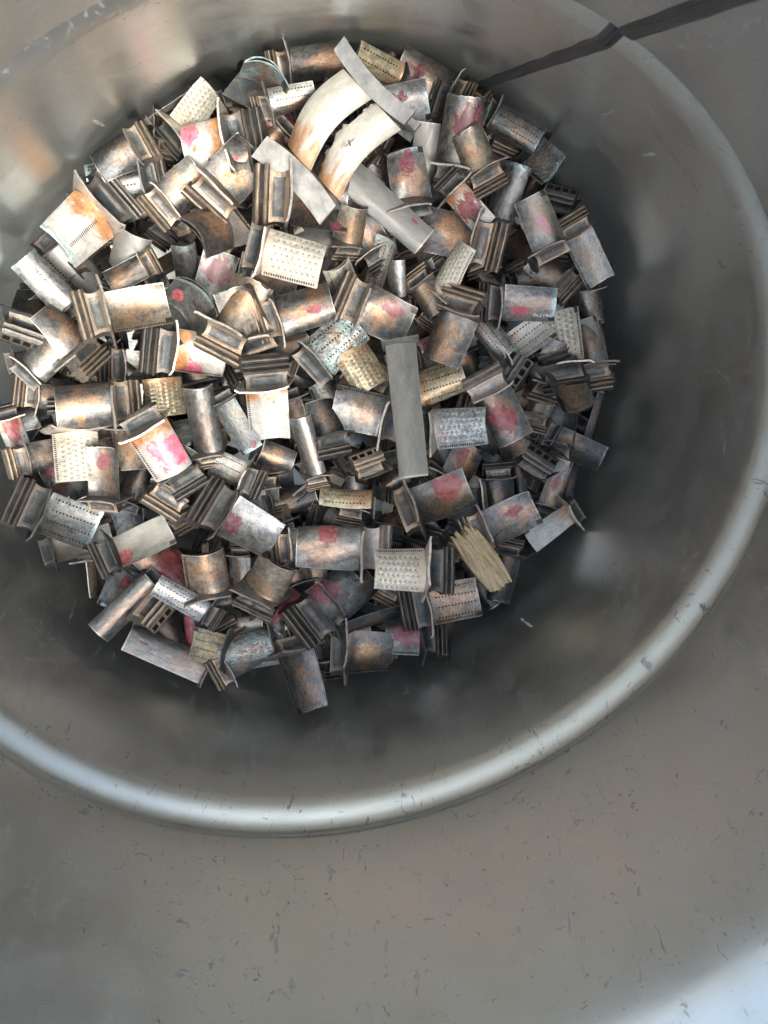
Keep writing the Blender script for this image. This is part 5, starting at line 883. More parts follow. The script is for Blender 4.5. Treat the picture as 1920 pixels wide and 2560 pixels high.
["turbine_blade",0.04545,0.02998,1,[-0.12711,-0.01406,-0.28648],[0.0061,0.5061,-0.8609,-0.0518],"br","k","f",199,"none","apsr",["slots"],[0.9,0.2,0.2,2.0],"pinkish brown blade with slots and small maroon dot","turbine blade","turbine blades heaped in the drum"],
["guide_vane",0.09155,0.02802,0,[-0.16916,-0.06704,-0.28361],[0.7718,-0.0316,-0.0358,0.6341],"sm","s","l",200,"none","ap",[],[0.8,0.8,0.08,0.0],"long smooth grey vane with a tiny red spot","guide vane","guide vanes in the scrap"],
["turbine_blade",0.03892,0.02118,0,[0.10546,-0.24794,-0.24287],[0.4342,-0.2174,-0.0646,0.8718],"vg","k","c",201,"none","aps",["holes","verd"],[0.0,0.0,0.0,0.0],"pale blue green crusted blade at the left edge","turbine blade","turbine blades heaped in the drum"],
["turbine_blade",0.04221,0.03978,1,[0.0269,-0.12898,-0.23401],[0.5944,-0.1028,0.0545,0.7957],"wo","k","c",202,"none","apsr",["slots"],[0.4,0.85,0.3,1.0],"white slotted blade with orange burn and pink patch","turbine blade","turbine blades heaped in the drum"],
["turbine_blade",0.0428,0.02823,0,[0.0004,-0.05646,-0.24714],[0.0276,0.2676,0.9573,0.1057],"dk","k","c",203,"none","apsr",[],[0.0,0.0,0.0,0.0],"dark brown folded blade, left of the blistered blue green blade","turbine blade","turbine blades heaped in the drum"],
["turbine_blade",0.04562,0.03214,0,[-0.25305,-0.06076,-0.33962],[0.6883,-0.2776,-0.0772,-0.6657],"ig","k","h",204,"none","ap",["holes"],[0.0,0.0,0.0,0.0],"cream blade with pin holes and thick dark rim","turbine blade","turbine blades heaped in the drum"],
["turbine_blade",0.04869,0.0295,0,[-0.27056,-0.01579,-0.33888],[0.135,0.7239,-0.675,-0.0455],"br","t","f",205,"none","apsr",[],[0.7,0.3,0.4,2.0],"brown blade with maroon smear and fir tree root at the wall","turbine blade","turbine blades heaped in the drum"],
["turbine_blade",0.03987,0.03649,0,[-0.22766,-0.05852,-0.32563],[0.0413,-0.4142,-0.9091,-0.0166],"lg","k","c",206,"none","apsr",["verd"],[0.35,0.35,0.35,0.0],"pale blade with dark red triangle and green edge","turbine blade","turbine blades heaped in the drum"],
["turbine_blade",0.04595,0.02526,0,[-0.27244,0.03349,-0.33577],[0.6888,0.1481,-0.1032,0.7021],"gb","k","c",207,"none","aps",["holes"],[0.0,0.0,0.0,0.0],"grey blade dotted with pin holes, right of the upright blade with a wide maroon smear","turbine blade","turbine blades heaped in the drum"],
["turbine_blade",0.03097,0.03266,0,[-0.26358,0.0771,-0.33232],[0.2617,-0.7087,-0.5997,-0.2638],"vg","k","h",208,"none","apsr",["verd"],[0.0,0.0,0.0,0.0],"pale blue thin blade curling against the wall, above the blade with a pale pink blotch","turbine blade","turbine blades heaped in the drum"],
["turbine_blade",0.04947,0.02855,0,[-0.19953,0.07584,-0.30753],[0.0943,0.025,0.1581,-0.9826],"lg","k","c",209,"none","apsr",["verd"],[0.0,0.0,0.0,0.0],"pale steel half round blade, above and left of the blade with a pale pink blotch","turbine blade","turbine blades heaped in the drum"],
["turbine_blade",0.03176,0.02762,1,[-0.23742,0.12175,-0.32084],[0.9013,0.1238,0.3674,0.1935],"dk","k","c",210,"slots","apsr",[],[0.0,0.0,0.0,0.0],"dark root with a row of four slots on top","turbine blade","turbine blades heaped in the drum"],
["turbine_blade",0.04725,0.04065,0,[-0.17409,0.05993,-0.28671],[0.0495,-0.8043,0.5825,0.1063],"bz","t","f",211,"none","apsr",[],[0.0,0.0,0.0,0.0],"large smoky bronze blade with a dark ribbed root at its right","turbine blade","turbine blades heaped in the drum"],
["turbine_blade",0.03236,0.02814,0,[-0.18197,0.15178,-0.29227],[0.5915,0.2547,-0.0193,-0.7648],"br","t","c",212,"none","apsr",[],[0.0,0.0,0.0,0.0],"brown root with a raised lip, right of the blade with a pink drip","turbine blade","turbine blades heaped in the drum"],
["turbine_blade",0.05326,0.0283,0,[-0.08857,0.00322,-0.28443],[0.1806,0.0411,-0.909,-0.3734],"iw","k","h",213,"none","aps",["holes","verd"],[0.0,0.0,0.0,0.0],"ivory blade with pin holes folded to a point, left of the upright fish scale blade","turbine blade","turbine blades heaped in the drum"],
["turbine_blade",0.03284,0.01726,0,[-0.1001,0.02366,-0.2777],[0.2629,-0.0962,0.0849,-0.9563],"lg","k","h",214,"none","apsr",[],[0.0,0.0,0.0,0.0],"small bluish white half tube blade, left of the upright fish scale blade","turbine blade","turbine blades heaped in the drum"],
["turbine_blade",0.02916,0.02536,0,[-0.11951,0.03928,-0.27327],[0.8142,0.263,-0.1013,0.5076],"br","t","c",215,"none","apsr",[],[0.0,0.0,0.0,0.0],"rough brown root with curved lobes, left of the upright fish scale blade","turbine blade","turbine blades heaped in the drum"],
["turbine_blade",0.04675,0.03259,0,[-0.10438,0.13853,-0.26802],[0.0982,0.2073,0.942,0.2452],"wo","k","c",216,"none","aps",["holes"],[0.0,0.0,0.0,0.0],"cream blade with orange burn and row of pin holes","turbine blade","turbine blades heaped in the drum"],
["turbine_blade",0.04808,0.04017,0,[-0.1241,0.19095,-0.2672],[0.0632,-0.3453,0.9048,0.2411],"iv","k","c",217,"none","apsr",["dimple","slots"],[0.0,0.0,0.0,0.0],"ivory scaled blade with slots down its right edge","turbine blade","turbine blades heaped in the drum"],
["turbine_blade",0.04748,0.02401,0,[-0.11896,0.09596,-0.27506],[0.7992,0.0954,-0.1301,0.5791],"lb","k","c",218,"none","apsr",["holes"],[0.0,0.0,0.0,0.0],"bronze half round slender blade, below and left of the blade with a pink drip","turbine blade","turbine blades heaped in the drum"],
["turbine_blade",0.05137,0.02697,0,[-0.06575,0.06867,-0.26745],[0.0316,-0.3345,-0.9243,-0.1812],"lg","k","h",219,"none","aps",["verd"],[0.2,0.2,0.4,2.0],"pale blade with blue green hollow tip and maroon corner, below the upright fish scale blade","turbine blade","turbine blades heaped in the drum"],
["turbine_blade",0.04517,0.0266,0,[-0.13478,0.22086,-0.26973],[0.0262,-0.4142,0.8858,0.2076],"sm","t","f",220,"none","apsr",["slots"],[0.0,0.0,0.0,0.0],"grey blade with comb slots and brown root against the wall","turbine blade","turbine blades heaped in the drum"],
["turbine_blade",0.04533,0.03442,0,[-0.03782,0.07856,-0.24993],[0.3438,-0.0496,-0.1523,0.9253],"ig","k","c",221,"none","a",["holes"],[0.0,0.0,0.0,0.0],"shiny golden half round blade with pin holes, above and right of the long upright vane","turbine blade","turbine blades heaped in the drum"],
["turbine_blade",0.03952,0.03437,0,[-0.09103,0.14938,-0.27236],[0.5675,0.4913,0.3701,-0.5474],"dk","k","c",222,"slots","apsr",[],[0.0,0.0,0.0,0.0],"black root with slots beside a folded plate","turbine blade","turbine blades heaped in the drum"],
["turbine_blade",0.04014,0.03491,0,[-0.13327,0.21592,-0.27023],[0.3274,0.1695,0.1636,-0.9151],"br","t","c",223,"none","apsr",[],[0.0,0.0,0.0,0.0],"brown root with wavy flank by the right wall","turbine blade","turbine blades heaped in the drum"],
["turbine_blade",0.03949,0.03599,0,[-0.02788,0.01068,-0.24814],[0.7011,-0.0416,-0.1158,0.7024],"ig","k","c",224,"none","ap",["dimple"],[0.0,0.0,0.0,0.0],"gold and ivory blade dotted with pimples, below and right of the blistered blue green blade","turbine blade","turbine blades heaped in the drum"],
["turbine_blade",0.03068,0.02667,0,[-0.00261,0.18784,-0.22889],[0.9192,0.1777,-0.1841,0.2992],"dk","k","c",225,"none","apsr",[],[0.0,0.0,0.0,0.0],"black root with two lines of stamped marks","turbine blade","turbine blades heaped in the drum"],
["turbine_blade",0.03561,0.03097,0,[-0.02721,0.21744,-0.24266],[0.9188,0.2229,0.3134,0.0891],"dk","k","c",226,"slots","apsr",[],[0.0,0.0,0.0,0.0],"dark grey root with rectangular openings, above the white twisted blade","turbine blade","turbine blades heaped in the drum"],
["turbine_blade",0.0482,0.0271,0,[-0.05909,0.22308,-0.25328],[0.0688,-0.6463,-0.7085,-0.2749],"dk","k","c",227,"none","apsr",[],[0.0,0.0,0.0,0.0],"dark bronze blade pointing at the right wall, above the white twisted blade","turbine blade","turbine blades heaped in the drum"],
["turbine_blade",0.0461,0.02064,0,[-0.00451,0.24235,-0.22294],[0.1455,-0.1044,0.9706,0.1608],"br","k","c",228,"none","aps",[],[0.5,0.5,0.3,2.0],"narrow bronze blade with a faint red smear, above the white twisted blade","turbine blade","turbine blades heaped in the drum"],
["turbine_blade",0.04544,0.02522,0,[0.05772,0.2327,-0.21186],[0.927,0.2456,-0.2364,0.1562],"dk","t","c",229,"none","apsr",[],[0.0,0.0,0.0,0.0],"dark slender blade hanging beside the wood, below and right of the wood splinter","turbine blade","turbine blades heaped in the drum"],
["turbine_blade",0.03447,0.02998,0,[0.13243,0.03579,-0.19075],[0.4954,-0.0813,-0.0375,0.864],"br","t","c",230,"none","apsr",[],[0.0,0.0,0.0,0.0],"tan fir tree root with notched outline, right of the cup shaped tan blade","turbine blade","turbine blades heaped in the drum"],
["turbine_blade",0.04245,0.03691,0,[0.08256,0.14455,-0.19215],[0.816,0.4168,-0.3934,0.0749],"dk","k","c",231,"none","apsr",[],[0.0,0.0,0.0,0.0],"black twisted root with broken lip","turbine blade","turbine blades heaped in the drum"],
["turbine_blade",0.04735,0.04259,0,[0.17152,0.08547,-0.16968],[0.246,-0.2799,-0.0299,0.9275],"gg","k","c",232,"none","apsr",[],[0.3,0.8,0.5,2.0],"grey blade with maroon burn and glossy spots","turbine blade","turbine blades heaped in the drum"],
["turbine_blade",0.04226,0.03675,0,[0.16411,0.09947,-0.179],[0.2042,-0.2633,-0.1483,0.9311],"dk","k","c",233,"none","apsr",[],[0.0,0.0,0.0,0.0],"dark grey root with pale ribs at its lower left, above the blade hanging lowest","turbine blade","turbine blades heaped in the drum"],
["turbine_blade",0.06529,0.0183,0,[0.1806,0.10998,-0.16129],[0.4889,-0.0737,0.2561,0.8306],"dk","k","c",234,"none","aps",[],[0.0,0.0,0.0,0.0],"dark flat plate with two thin edges","turbine blade","turbine blades heaped in the drum"],
["turbine_blade",0.03304,0.03597,0,[0.15461,0.18398,-0.16897],[0.7832,0.3193,-0.2198,-0.4862],"gg","k","c",235,"none","apsr",["slots"],[0.3,0.5,0.8,2.0],"grey blade soaked in maroon dye, below the brilliant ivory blade with top slots","turbine blade","turbine blades heaped in the drum"],
["turbine_blade",0.02799,0.02434,0,[0.13393,-0.21507,-0.22326],[0.86,0.2691,-0.3161,-0.2969],"dk","k","c",236,"none","apsr",[],[0.0,0.0,0.0,0.0],"dark stepped root at the left","turbine blade","turbine blades heaped in the drum"],
["turbine_blade",0.03321,0.03485,0,[0.05388,-0.13071,-0.22895],[0.9395,-0.1253,-0.1808,0.2626],"ig","k","c",237,"none","a",["dimple"],[0.0,0.0,0.0,0.0],"dark gold blade fading to ivory, above the hot pink blotched blade","turbine blade","turbine blades heaped in the drum"],
["turbine_blade",0.03533,0.02797,0,[0.1066,-0.13833,-0.21362],[0.09,0.9416,0.2432,0.2149],"tb","k","c",238,"none","apsr",["slots"],[0.0,0.0,0.0,0.0],"tan square blade with broad slots at the bottom, left of the hot pink blotched blade","turbine blade","turbine blades heaped in the drum"],
["turbine_blade",0.04809,0.03173,0,[0.18307,-0.15531,-0.19563],[0.2095,-0.3931,0.8774,-0.1784],"gg","c","f",239,"none","apsr",["verd"],[0.6,0.4,0.3,2.0],"grey green blade with silver fir tree root","turbine blade","turbine blades heaped in the drum"],
["turbine_blade",0.02986,0.02561,0,[0.16147,-0.20277,-0.19128],[0.4615,-0.3175,0.1217,0.8194],"br","t","c",240,"none","apsr",[],[0.0,0.0,0.0,0.0],"pinkish brown blade with notched tan root at left edge","turbine blade","turbine blades heaped in the drum"],
["turbine_blade",0.03727,0.04247,0,[0.17446,-0.19049,-0.20683],[0.0394,0.7665,0.2476,0.5912],"lb","k","h",241,"none","apsr",[],[0.0,0.0,0.0,0.0],"curved grey blade edge like a scoop","turbine blade","turbine blades heaped in the drum"],
["turbine_blade",0.0365,0.01952,0,[0.14093,-0.23036,-0.2053],[0.9118,-0.1875,-0.1469,0.3344],"wh","k","c",242,"none","apsr",[],[0.2,0.5,0.6,0.0],"white blade with a red top cut by the left edge","turbine blade","turbine blades heaped in the drum"],
["turbine_blade",0.04988,0.02619,0,[0.22176,-0.15054,-0.16772],[0.34,0.3631,0.8426,0.2062],"lt","k","c",243,"none","aps",[],[0.0,0.0,0.0,0.0],"smooth olive ivory blade at the lower left rim","turbine blade","turbine blades heaped in the drum"],
["turbine_blade",0.03207,0.02789,0,[0.11197,-0.21713,-0.2205],[0.6014,-0.1871,-0.0257,0.7763],"br","t","c",244,"none","apsr",[],[0.0,0.0,0.0,0.0],"brown stepped platform and root at the left","turbine blade","turbine blades heaped in the drum"],
["turbine_blade",0.03092,0.02855,0,[0.09601,-0.03071,-0.20625],[0.73,0.0946,0.0258,-0.6763],"iw","k","c",245,"none","apsr",["holes"],[0.0,0.0,0.0,0.0],"ivory blade end joined to a grey slotted root","turbine blade","turbine blades heaped in the drum"],
["turbine_blade",0.06433,0.02567,0,[0.21998,-0.06326,-0.17762],[0.9467,0.0072,-0.2584,-0.192],"lb","k","h",246,"none","aps",[],[0.0,0.0,0.0,0.0],"long round grey brown tube shaped blade, below and left of the cup shaped tan blade","turbine blade","turbine blades heaped in the drum"],
["turbine_blade",0.04639,0.01982,0,[0.17,9e-05,-0.19728],[0.0125,0.935,0.2038,0.2901],"gb","k","c",247,"none","apsr",[],[0.0,0.0,0.0,0.0],"narrow flat grey blade hanging straight down, right of the cup shaped tan blade","turbine blade","turbine blades heaped in the drum"],
["turbine_blade",0.03203,0.04437,0,[0.18524,0.04,-0.17936],[0.0054,0.7341,0.5922,0.3322],"gg","k","f",248,"none","apsr",["verd"],[0.5,0.4,0.55,0.0],"grey blade with red streak and green corroded tip, above the blade hanging lowest","turbine blade","turbine blades heaped in the drum"],
["turbine_blade",0.0387,0.03365,0,[0.24132,-0.05669,-0.17115],[0.6059,0.5382,-0.019,-0.5856],"br","t","c",249,"slots","apsr",[],[0.0,0.0,0.0,0.0],"rusty root with dark openings beside a grey blade","turbine blade","turbine blades heaped in the drum"],
["turbine_blade",0.03501,0.03255,0,[0.24126,0.02375,-0.15089],[0.2906,-0.7715,0.5657,-0.0189],"ig","k","c",250,"none","ap",["holes"],[0.0,0.0,0.0,0.0],"dull gold curved blade near the lower rim, below the cup shaped tan blade","turbine blade","turbine blades heaped in the drum"],
["turbine_blade",0.05021,0.0296,1,[0.21716,0.05812,-0.16161],[0.8761,0.2202,-0.1898,-0.3847],"vg","k","c",251,"none","apsr",["slots"],[0.0,0.0,0.0,0.0],"blue grey crusted blade with dashed upper edge, above and left of the blade hanging lowest","turbine blade","turbine blades heaped in the drum"],
["turbine_blade",0.03258,0.02833,1,[0.25644,0.03361,-0.1527],[0.3154,-0.2375,-0.0852,0.9148],"br","t","c",252,"none","apsr",[],[0.0,0.0,0.0,0.0],"notched brown root at the bottom rim, left of the blade hanging lowest","turbine blade","turbine blades heaped in the drum"],
["turbine_blade",0.0278,0.02418,0,[0.07783,0.07118,-0.20655],[0.163,0.1544,0.1237,-0.9666],"br","t","c",253,"none","apsr",[],[0.0,0.0,0.0,0.0],"tan wavy root standing upright, above and left of the brilliant ivory blade with top slots","turbine blade","turbine blades heaped in the drum"],
["turbine_blade",0.02394,0.02082,0,[-0.16767,-0.05382,-0.29935],[0.7019,0.1264,0.0801,0.6964],"sm","s","c",254,"none","apsr",[],[0.0,0.0,0.0,0.0],"small grey dovetail block, below and right of the double cream vane","turbine blade","turbine blades heaped in the drum"],
["turbine_blade",0.04191,0.04053,0,[-0.18721,-0.15896,-0.31979],[0.5482,-0.0204,-0.8337,0.0631],"vg","k","h",255,"none","aps",["verd"],[0.0,0.0,0.0,0.0],"pale crescent blade tip with a blue green rim pointing up","turbine blade","turbine blades heaped in the drum"],
["turbine_blade",0.03845,0.02188,0,[-0.18391,-0.1443,-0.2957],[0.4075,0.0691,0.249,0.8759],"gb","t","c",256,"none","apsr",["holes"],[0.0,0.0,0.0,0.0],"slender grey brown blade with a chunky copper coloured ribbed root","turbine blade","turbine blades heaped in the drum"],
["turbine_blade",0.04144,0.04101,0,[-0.10886,-0.15178,-0.27532],[0.0205,-0.1423,-0.9874,0.0654],"bz","t","f",257,"none","apsr",[],[0.55,0.35,0.2,0.0],"square bronze blade with a small red patch in its middle","turbine blade","turbine blades heaped in the drum"],
["turbine_blade",0.03288,0.02859,0,[-0.09878,-0.22674,-0.273],[0.9416,0.1119,-0.1388,-0.2858],"dk","t","c",258,"none","apsr",[],[0.0,0.0,0.0,0.0],"brown ribbed root lying against the drum wall","turbine blade","turbine blades heaped in the drum"],
["turbine_blade",0.04547,0.04499,0,[-0.04036,-0.23442,-0.26206],[0.9145,-0.1603,-0.3244,-0.1809],"wo","k","c",259,"none","apsr",["slots2","verd"],[0.0,0.0,0.0,0.0],"big white blade with orange burns and dark root","turbine blade","turbine blades heaped in the drum"],
["turbine_blade",0.04725,0.03933,0,[-0.07943,-0.13889,-0.27726],[0.7957,-0.0412,-0.5648,-0.2148],"bz","t","h",260,"none","apsr",[],[0.0,0.0,0.0,0.0],"bronze blade seen on its crescent tip with flat platform behind","turbine blade","turbine blades heaped in the drum"],
["turbine_blade",0.05016,0.04574,0,[-0.12685,-0.09665,-0.26803],[0.1234,0.5462,0.8266,0.0553],"bz","t","c",261,"none","apsr",[],[0.9,0.9,0.3,2.0],"big rusty bronze blade with vertical ribbed root, above and right of the cream scaled blade","turbine blade","turbine blades heaped in the drum"],
["turbine_blade",0.0484,0.02535,0,[0.03567,-0.22513,-0.23843],[0.5152,0.0448,-0.2391,-0.8219],"lg","k","c",262,"none","apsr",["verd"],[0.0,0.0,0.0,0.0],"pale grey blade with faint handwriting and pitted edge","turbine blade","turbine blades heaped in the drum"],
["turbine_blade",0.03727,0.04553,0,[0.00267,-0.13872,-0.2432],[0.2454,-0.1314,-0.959,-0.0526],"gg","k","h",263,"none","apsr",["verd"],[0.4,0.2,0.3,0.0],"curved grey blade with blue green lip and a red daub","turbine blade","turbine blades heaped in the drum"],
["turbine_blade",0.04054,0.04012,0,[-0.01646,-0.07862,-0.23659],[0.0025,-0.3981,0.9173,0.0005],"bz","t","c",264,"none","aps",["slots"],[0.0,0.0,0.0,0.0],"rusty bronze blade with slots down its right edge","turbine blade","turbine blades heaped in the drum"],
["turbine_blade",0.04699,0.03561,0,[-0.04132,-0.06232,-0.24111],[0.3935,-0.0566,-0.0734,0.9146],"bz","t","c",265,"none","apsr",[],[0.65,0.45,0.27,0.0],"bronze blade with a round red blotch, above and left of the blistered blue green blade","turbine blade","turbine blades heaped in the drum"],
["turbine_blade",0.03537,0.03076,0,[0.06314,-0.24684,-0.22707],[0.0859,0.5151,-0.1136,-0.8452],"dk","k","c",266,"slots","apsr",[],[0.0,0.0,0.0,0.0],"grey root with four square openings facing up","turbine blade","turbine blades heaped in the drum"],
["turbine_blade",0.03898,0.02861,0,[0.08986,-0.22615,-0.20791],[0.1954,-0.1141,0.0505,0.9728],"lb","k","h",267,"none","aps",[],[0.0,0.0,0.0,0.0],"grey bronze half tube blade, below and left of the dented tan bronze blade","turbine blade","turbine blades heaped in the drum"],
["turbine_blade",0.03809,0.03312,0,[0.05655,-0.2023,-0.21283],[0.467,0.2623,-0.4455,-0.7174],"bz","t","c",268,"none","apsr",[],[0.0,0.0,0.0,0.0],"rust brown block root with coarse ribs, below and left of the dented tan bronze blade","turbine blade","turbine blades heaped in the drum"],
["turbine_blade",0.04646,0.0404,0,[-0.01316,-0.09526,-0.23112],[0.0072,0.1655,0.0734,-0.9834],"tb","t","c",269,"none","apsr",[],[0.0,0.0,0.0,0.0],"broad tan root with long straight ribs","turbine blade","turbine blades heaped in the drum"],
["turbine_blade",0.0455,0.03902,0,[-0.02582,-0.01699,-0.23093],[0.1808,-0.1063,0.0116,0.9777],"vg","k","c",270,"none","aps",["holes"],[0.0,0.0,0.0,0.0],"blue green crusted blade covered in blisters, below and right of the cream scaled blade","turbine blade","turbine blades heaped in the drum"],
["turbine_blade",0.03878,0.03535,0,[-0.04448,0.00472,-0.23705],[0.8463,-0.0037,-0.2166,0.4867],"ig","k","c",271,"none","a",["dimple"],[0.0,0.0,0.0,0.0],"golden ivory blade with rows of pimples, below and right of the blistered blue green blade","turbine blade","turbine blades heaped in the drum"],
["turbine_blade",0.05274,0.03446,0,[-0.22167,0.01706,-0.30675],[0.187,-0.0543,0.014,-0.9808],"gb","c","c",272,"none","apsr",[],[0.6,0.35,0.45,2.0],"upright shiny grey bronze blade with maroon smear and chrome like root","turbine blade","turbine blades heaped in the drum"],
["turbine_blade",0.04074,0.03638,0,[-0.17757,-0.0042,-0.29229],[0.125,0.3394,-0.9316,0.0367],"br","k","c",273,"none","aps",["verd"],[0.75,0.5,0.45,2.0],"tan blade with curled rim and wide maroon blotch","turbine blade","turbine blades heaped in the drum"],
["turbine_blade",0.03408,0.02963,0,[-0.22853,0.03762,-0.2936],[0.4765,0.0388,0.0155,-0.8782],"tb","t","c",274,"none","apsr",[],[0.0,0.0,0.0,0.0],"copper striped root with straight ribs","turbine blade","turbine blades heaped in the drum"],
["turbine_blade",0.04044,0.02501,0,[-0.20053,0.02598,-0.28743],[0.0394,0.7969,0.5826,0.155],"wo","k","c",275,"none","apsr",[],[0.5,0.5,0.45,0.0],"white triangular blade with brown burn and red stain, above the upright fish scale blade","turbine blade","turbine blades heaped in the drum"],
["turbine_blade",0.04513,0.03146,0,[-0.20386,0.12281,-0.28246],[0.0526,-0.4681,0.8759,0.1049],"lb","t","c",276,"none","aps",[],[0.35,0.6,0.3,3.0],"grey tan blade with a pale pink blotch, above the blade with a pink drip","turbine blade","turbine blades heaped in the drum"],
["turbine_blade",0.04795,0.02785,0,[-0.2236,0.14202,-0.28434],[0.0761,-0.8618,-0.5006,-0.0309],"lb","t","c",277,"none","apsr",["slots"],[0.0,0.0,0.0,0.0],"dark bronze blade leaning down from a wide platform","turbine blade","turbine blades heaped in the drum"],
["turbine_blade",0.0479,0.02521,1,[-0.12193,0.05664,-0.2678],[0.0012,-0.0558,0.404,-0.913],"iv","k","c",278,"none","apsr",["dimple","slots"],[0.0,0.0,0.0,0.0],"upright ivory blade covered in fish scale dimples","turbine blade","turbine blades heaped in the drum"],
["turbine_blade",0.04472,0.03889,0,[-0.11334,0.07619,-0.25362],[0.9414,0.3006,-0.1187,0.0963],"bz","t","c",279,"none","apsr",[],[0.0,0.0,0.0,0.0],"big rusty block root with flaking copper colour, below the upright fish scale blade","turbine blade","turbine blades heaped in the drum"],
["turbine_blade",0.04678,0.03189,0,[-0.14256,0.11083,-0.26913],[0.0981,-0.5109,-0.8485,-0.0968],"lb","k","c",280,"none","apsr",["verd"],[0.3,0.7,0.33,4.0],"grey blade with a pink drip running down and white writing","turbine blade","turbine blades heaped in the drum"],
["turbine_blade",0.04368,0.04121,1,[-0.08195,-0.00059,-0.24846],[0.0642,0.6725,0.7238,0.1404],"bz","t","f",281,"none","apsr",[],[0.55,0.75,0.3,0.0],"glossy bronze blade with a red blotch near its top edge","turbine blade","turbine blades heaped in the drum"],
["turbine_blade",0.04756,0.0366,0,[-0.07002,0.13795,-0.23537],[0.8556,0.1454,-0.0906,0.4885],"br","c","c",282,"none","apsr",[],[0.5,0.5,0.5,0.0],"bronze blade with a red teardrop blotch and striped root","turbine blade","turbine blades heaped in the drum"],
["turbine_blade",0.04677,0.03369,0,[-0.11572,0.19179,-0.26241],[0.1674,-0.8008,-0.3528,-0.4541],"br","k","h",283,"none","apsr",[],[0.0,0.0,0.0,0.0],"brown curled blade with a sharp upper point, below the ivory blade with right edge slots","turbine blade","turbine blades heaped in the drum"],
["turbine_blade",0.04727,0.03741,1,[-0.01898,0.10772,-0.22964],[0.4436,0.0364,-0.2979,0.8445],"ib","k","c",284,"none","apsr",["dimple","slots"],[0.0,0.0,0.0,0.0],"pale blue white blade with scaled surface and short root, right of the long upright vane","turbine blade","turbine blades heaped in the drum"],
["turbine_blade",0.04418,0.04168,0,[-0.01004,0.05388,-0.21651],[0.0536,-0.8008,0.5965,0.0058],"gb","k","c",285,"none","aps",["slots"],[0.0,0.0,0.0,0.0],"steel grey blade with bronze lower half and slots on top","turbine blade","turbine blades heaped in the drum"],
["turbine_blade",0.03367,0.02928,0,[0.02757,0.02106,-0.21211],[0.3119,0.3294,-0.0719,-0.8883],"dk","k","c",286,"round","apsr",[],[0.0,0.0,0.0,0.0],"dark root with four round holes","turbine blade","turbine blades heaped in the drum"],
["turbine_blade",0.03168,0.02755,0,[0.03819,0.06553,-0.21],[0.9101,-0.2194,0.158,0.314],"dk","t","c",287,"slots","apsr",[],[0.0,0.0,0.0,0.0],"tan edged root with four slots on its top","turbine blade","turbine blades heaped in the drum"],
["turbine_blade",0.05196,0.04302,0,[0.04726,0.12196,-0.19862],[0.1549,0.3061,0.8812,0.3253],"br","t","c",288,"none","aps",[],[0.65,0.35,0.42,0.0],"bronze blade with a large glossy red blotch, above and left of the wood splinter","turbine blade","turbine blades heaped in the drum"],
["turbine_blade",0.04687,0.02577,0,[0.0561,0.07886,-0.19174],[0.6276,0.5615,-0.3345,-0.423],"ig","k","c",289,"none","apsr",["holes"],[0.0,0.0,0.0,0.0],"yellow ivory blade on its side with dark lettered root","turbine blade","turbine blades heaped in the drum"],
["turbine_blade",0.04854,0.03736,0,[0.03502,0.19355,-0.19895],[0.1006,0.2923,0.9241,0.2248],"br","t","f",290,"none","apsr",[],[0.6,0.35,0.32,0.0],"bronze blade with a narrow red dab near its top, left of the white twisted blade","turbine blade","turbine blades heaped in the drum"],
["turbine_blade",0.04572,0.02693,0,[-0.01145,0.2558,-0.20548],[0.0062,-0.9651,0.2345,-0.1166],"wh","k","c",291,"none","aps",[],[0.0,0.0,0.0,0.0],"white twisted blade with brown streaks at the lower right","turbine blade","turbine blades heaped in the drum"],
["turbine_blade",0.04662,0.03862,0,[0.11971,0.17647,-0.17165],[0.0754,0.4174,0.8874,0.1806],"tb","k","c",292,"none","apsr",["slots","holes"],[0.0,0.0,0.0,0.0],"tan blade with grey rim and comb slots along the bottom","turbine blade","turbine blades heaped in the drum"],
["turbine_blade",0.05765,0.04252,0,[0.09972,0.09001,-0.17701],[0.8115,0.2381,-0.1444,-0.5137],"gb","c","c",293,"none","apsr",[],[0.5,0.2,0.25,0.0],"wide grey bronze blade between a platform and chrome ribbed root","turbine blade","turbine blades heaped in the drum"],
["turbine_blade",0.04203,0.04159,0,[0.18987,0.12587,-0.15078],[0.1983,0.4682,0.7741,0.3771],"bz","k","c",294,"none","aps",["slots"],[0.0,0.0,0.0,0.0],"bronze blade with thick curled tip and slots along its bottom","turbine blade","turbine blades heaped in the drum"],
["turbine_blade",0.04239,0.03804,1,[0.12434,-0.17615,-0.20155],[0.9277,-0.0969,-0.2804,0.2266],"iv","k","c",295,"none","apsr",["dimple","slots"],[0.0,0.0,0.0,0.0],"ivory scaled blade hanging from a black lettered root, left of the hot pink blotched blade","turbine blade","turbine blades heaped in the drum"],
["turbine_blade",0.04295,0.03735,0,[0.08473,-0.158,-0.19887],[0.8203,0.1247,-0.2772,-0.4844],"bz","t","c",296,"none","apsr",[],[0.0,0.0,0.0,0.0],"wide brown root with upright ribs, above and left of the hot pink blotched blade","turbine blade","turbine blades heaped in the drum"],
["turbine_blade",0.04469,0.02948,0,[0.15878,-0.13084,-0.18099],[0.0557,-0.2185,0.9725,0.0589],"br","t","c",297,"none","aps",[],[0.75,0.5,0.3,2.0],"upright bronze blade with maroon spot and folded lower corner","turbine blade","turbine blades heaped in the drum"],
["turbine_blade",0.04482,0.03942,0,[0.18688,-0.1695,-0.16495],[0.2923,0.6631,0.6665,0.1751],"gg","k","f",298,"none","apsr",["holes","verd"],[0.0,0.0,0.0,0.0],"blue grey dotted blade with curled green lip","turbine blade","turbine blades heaped in the drum"],
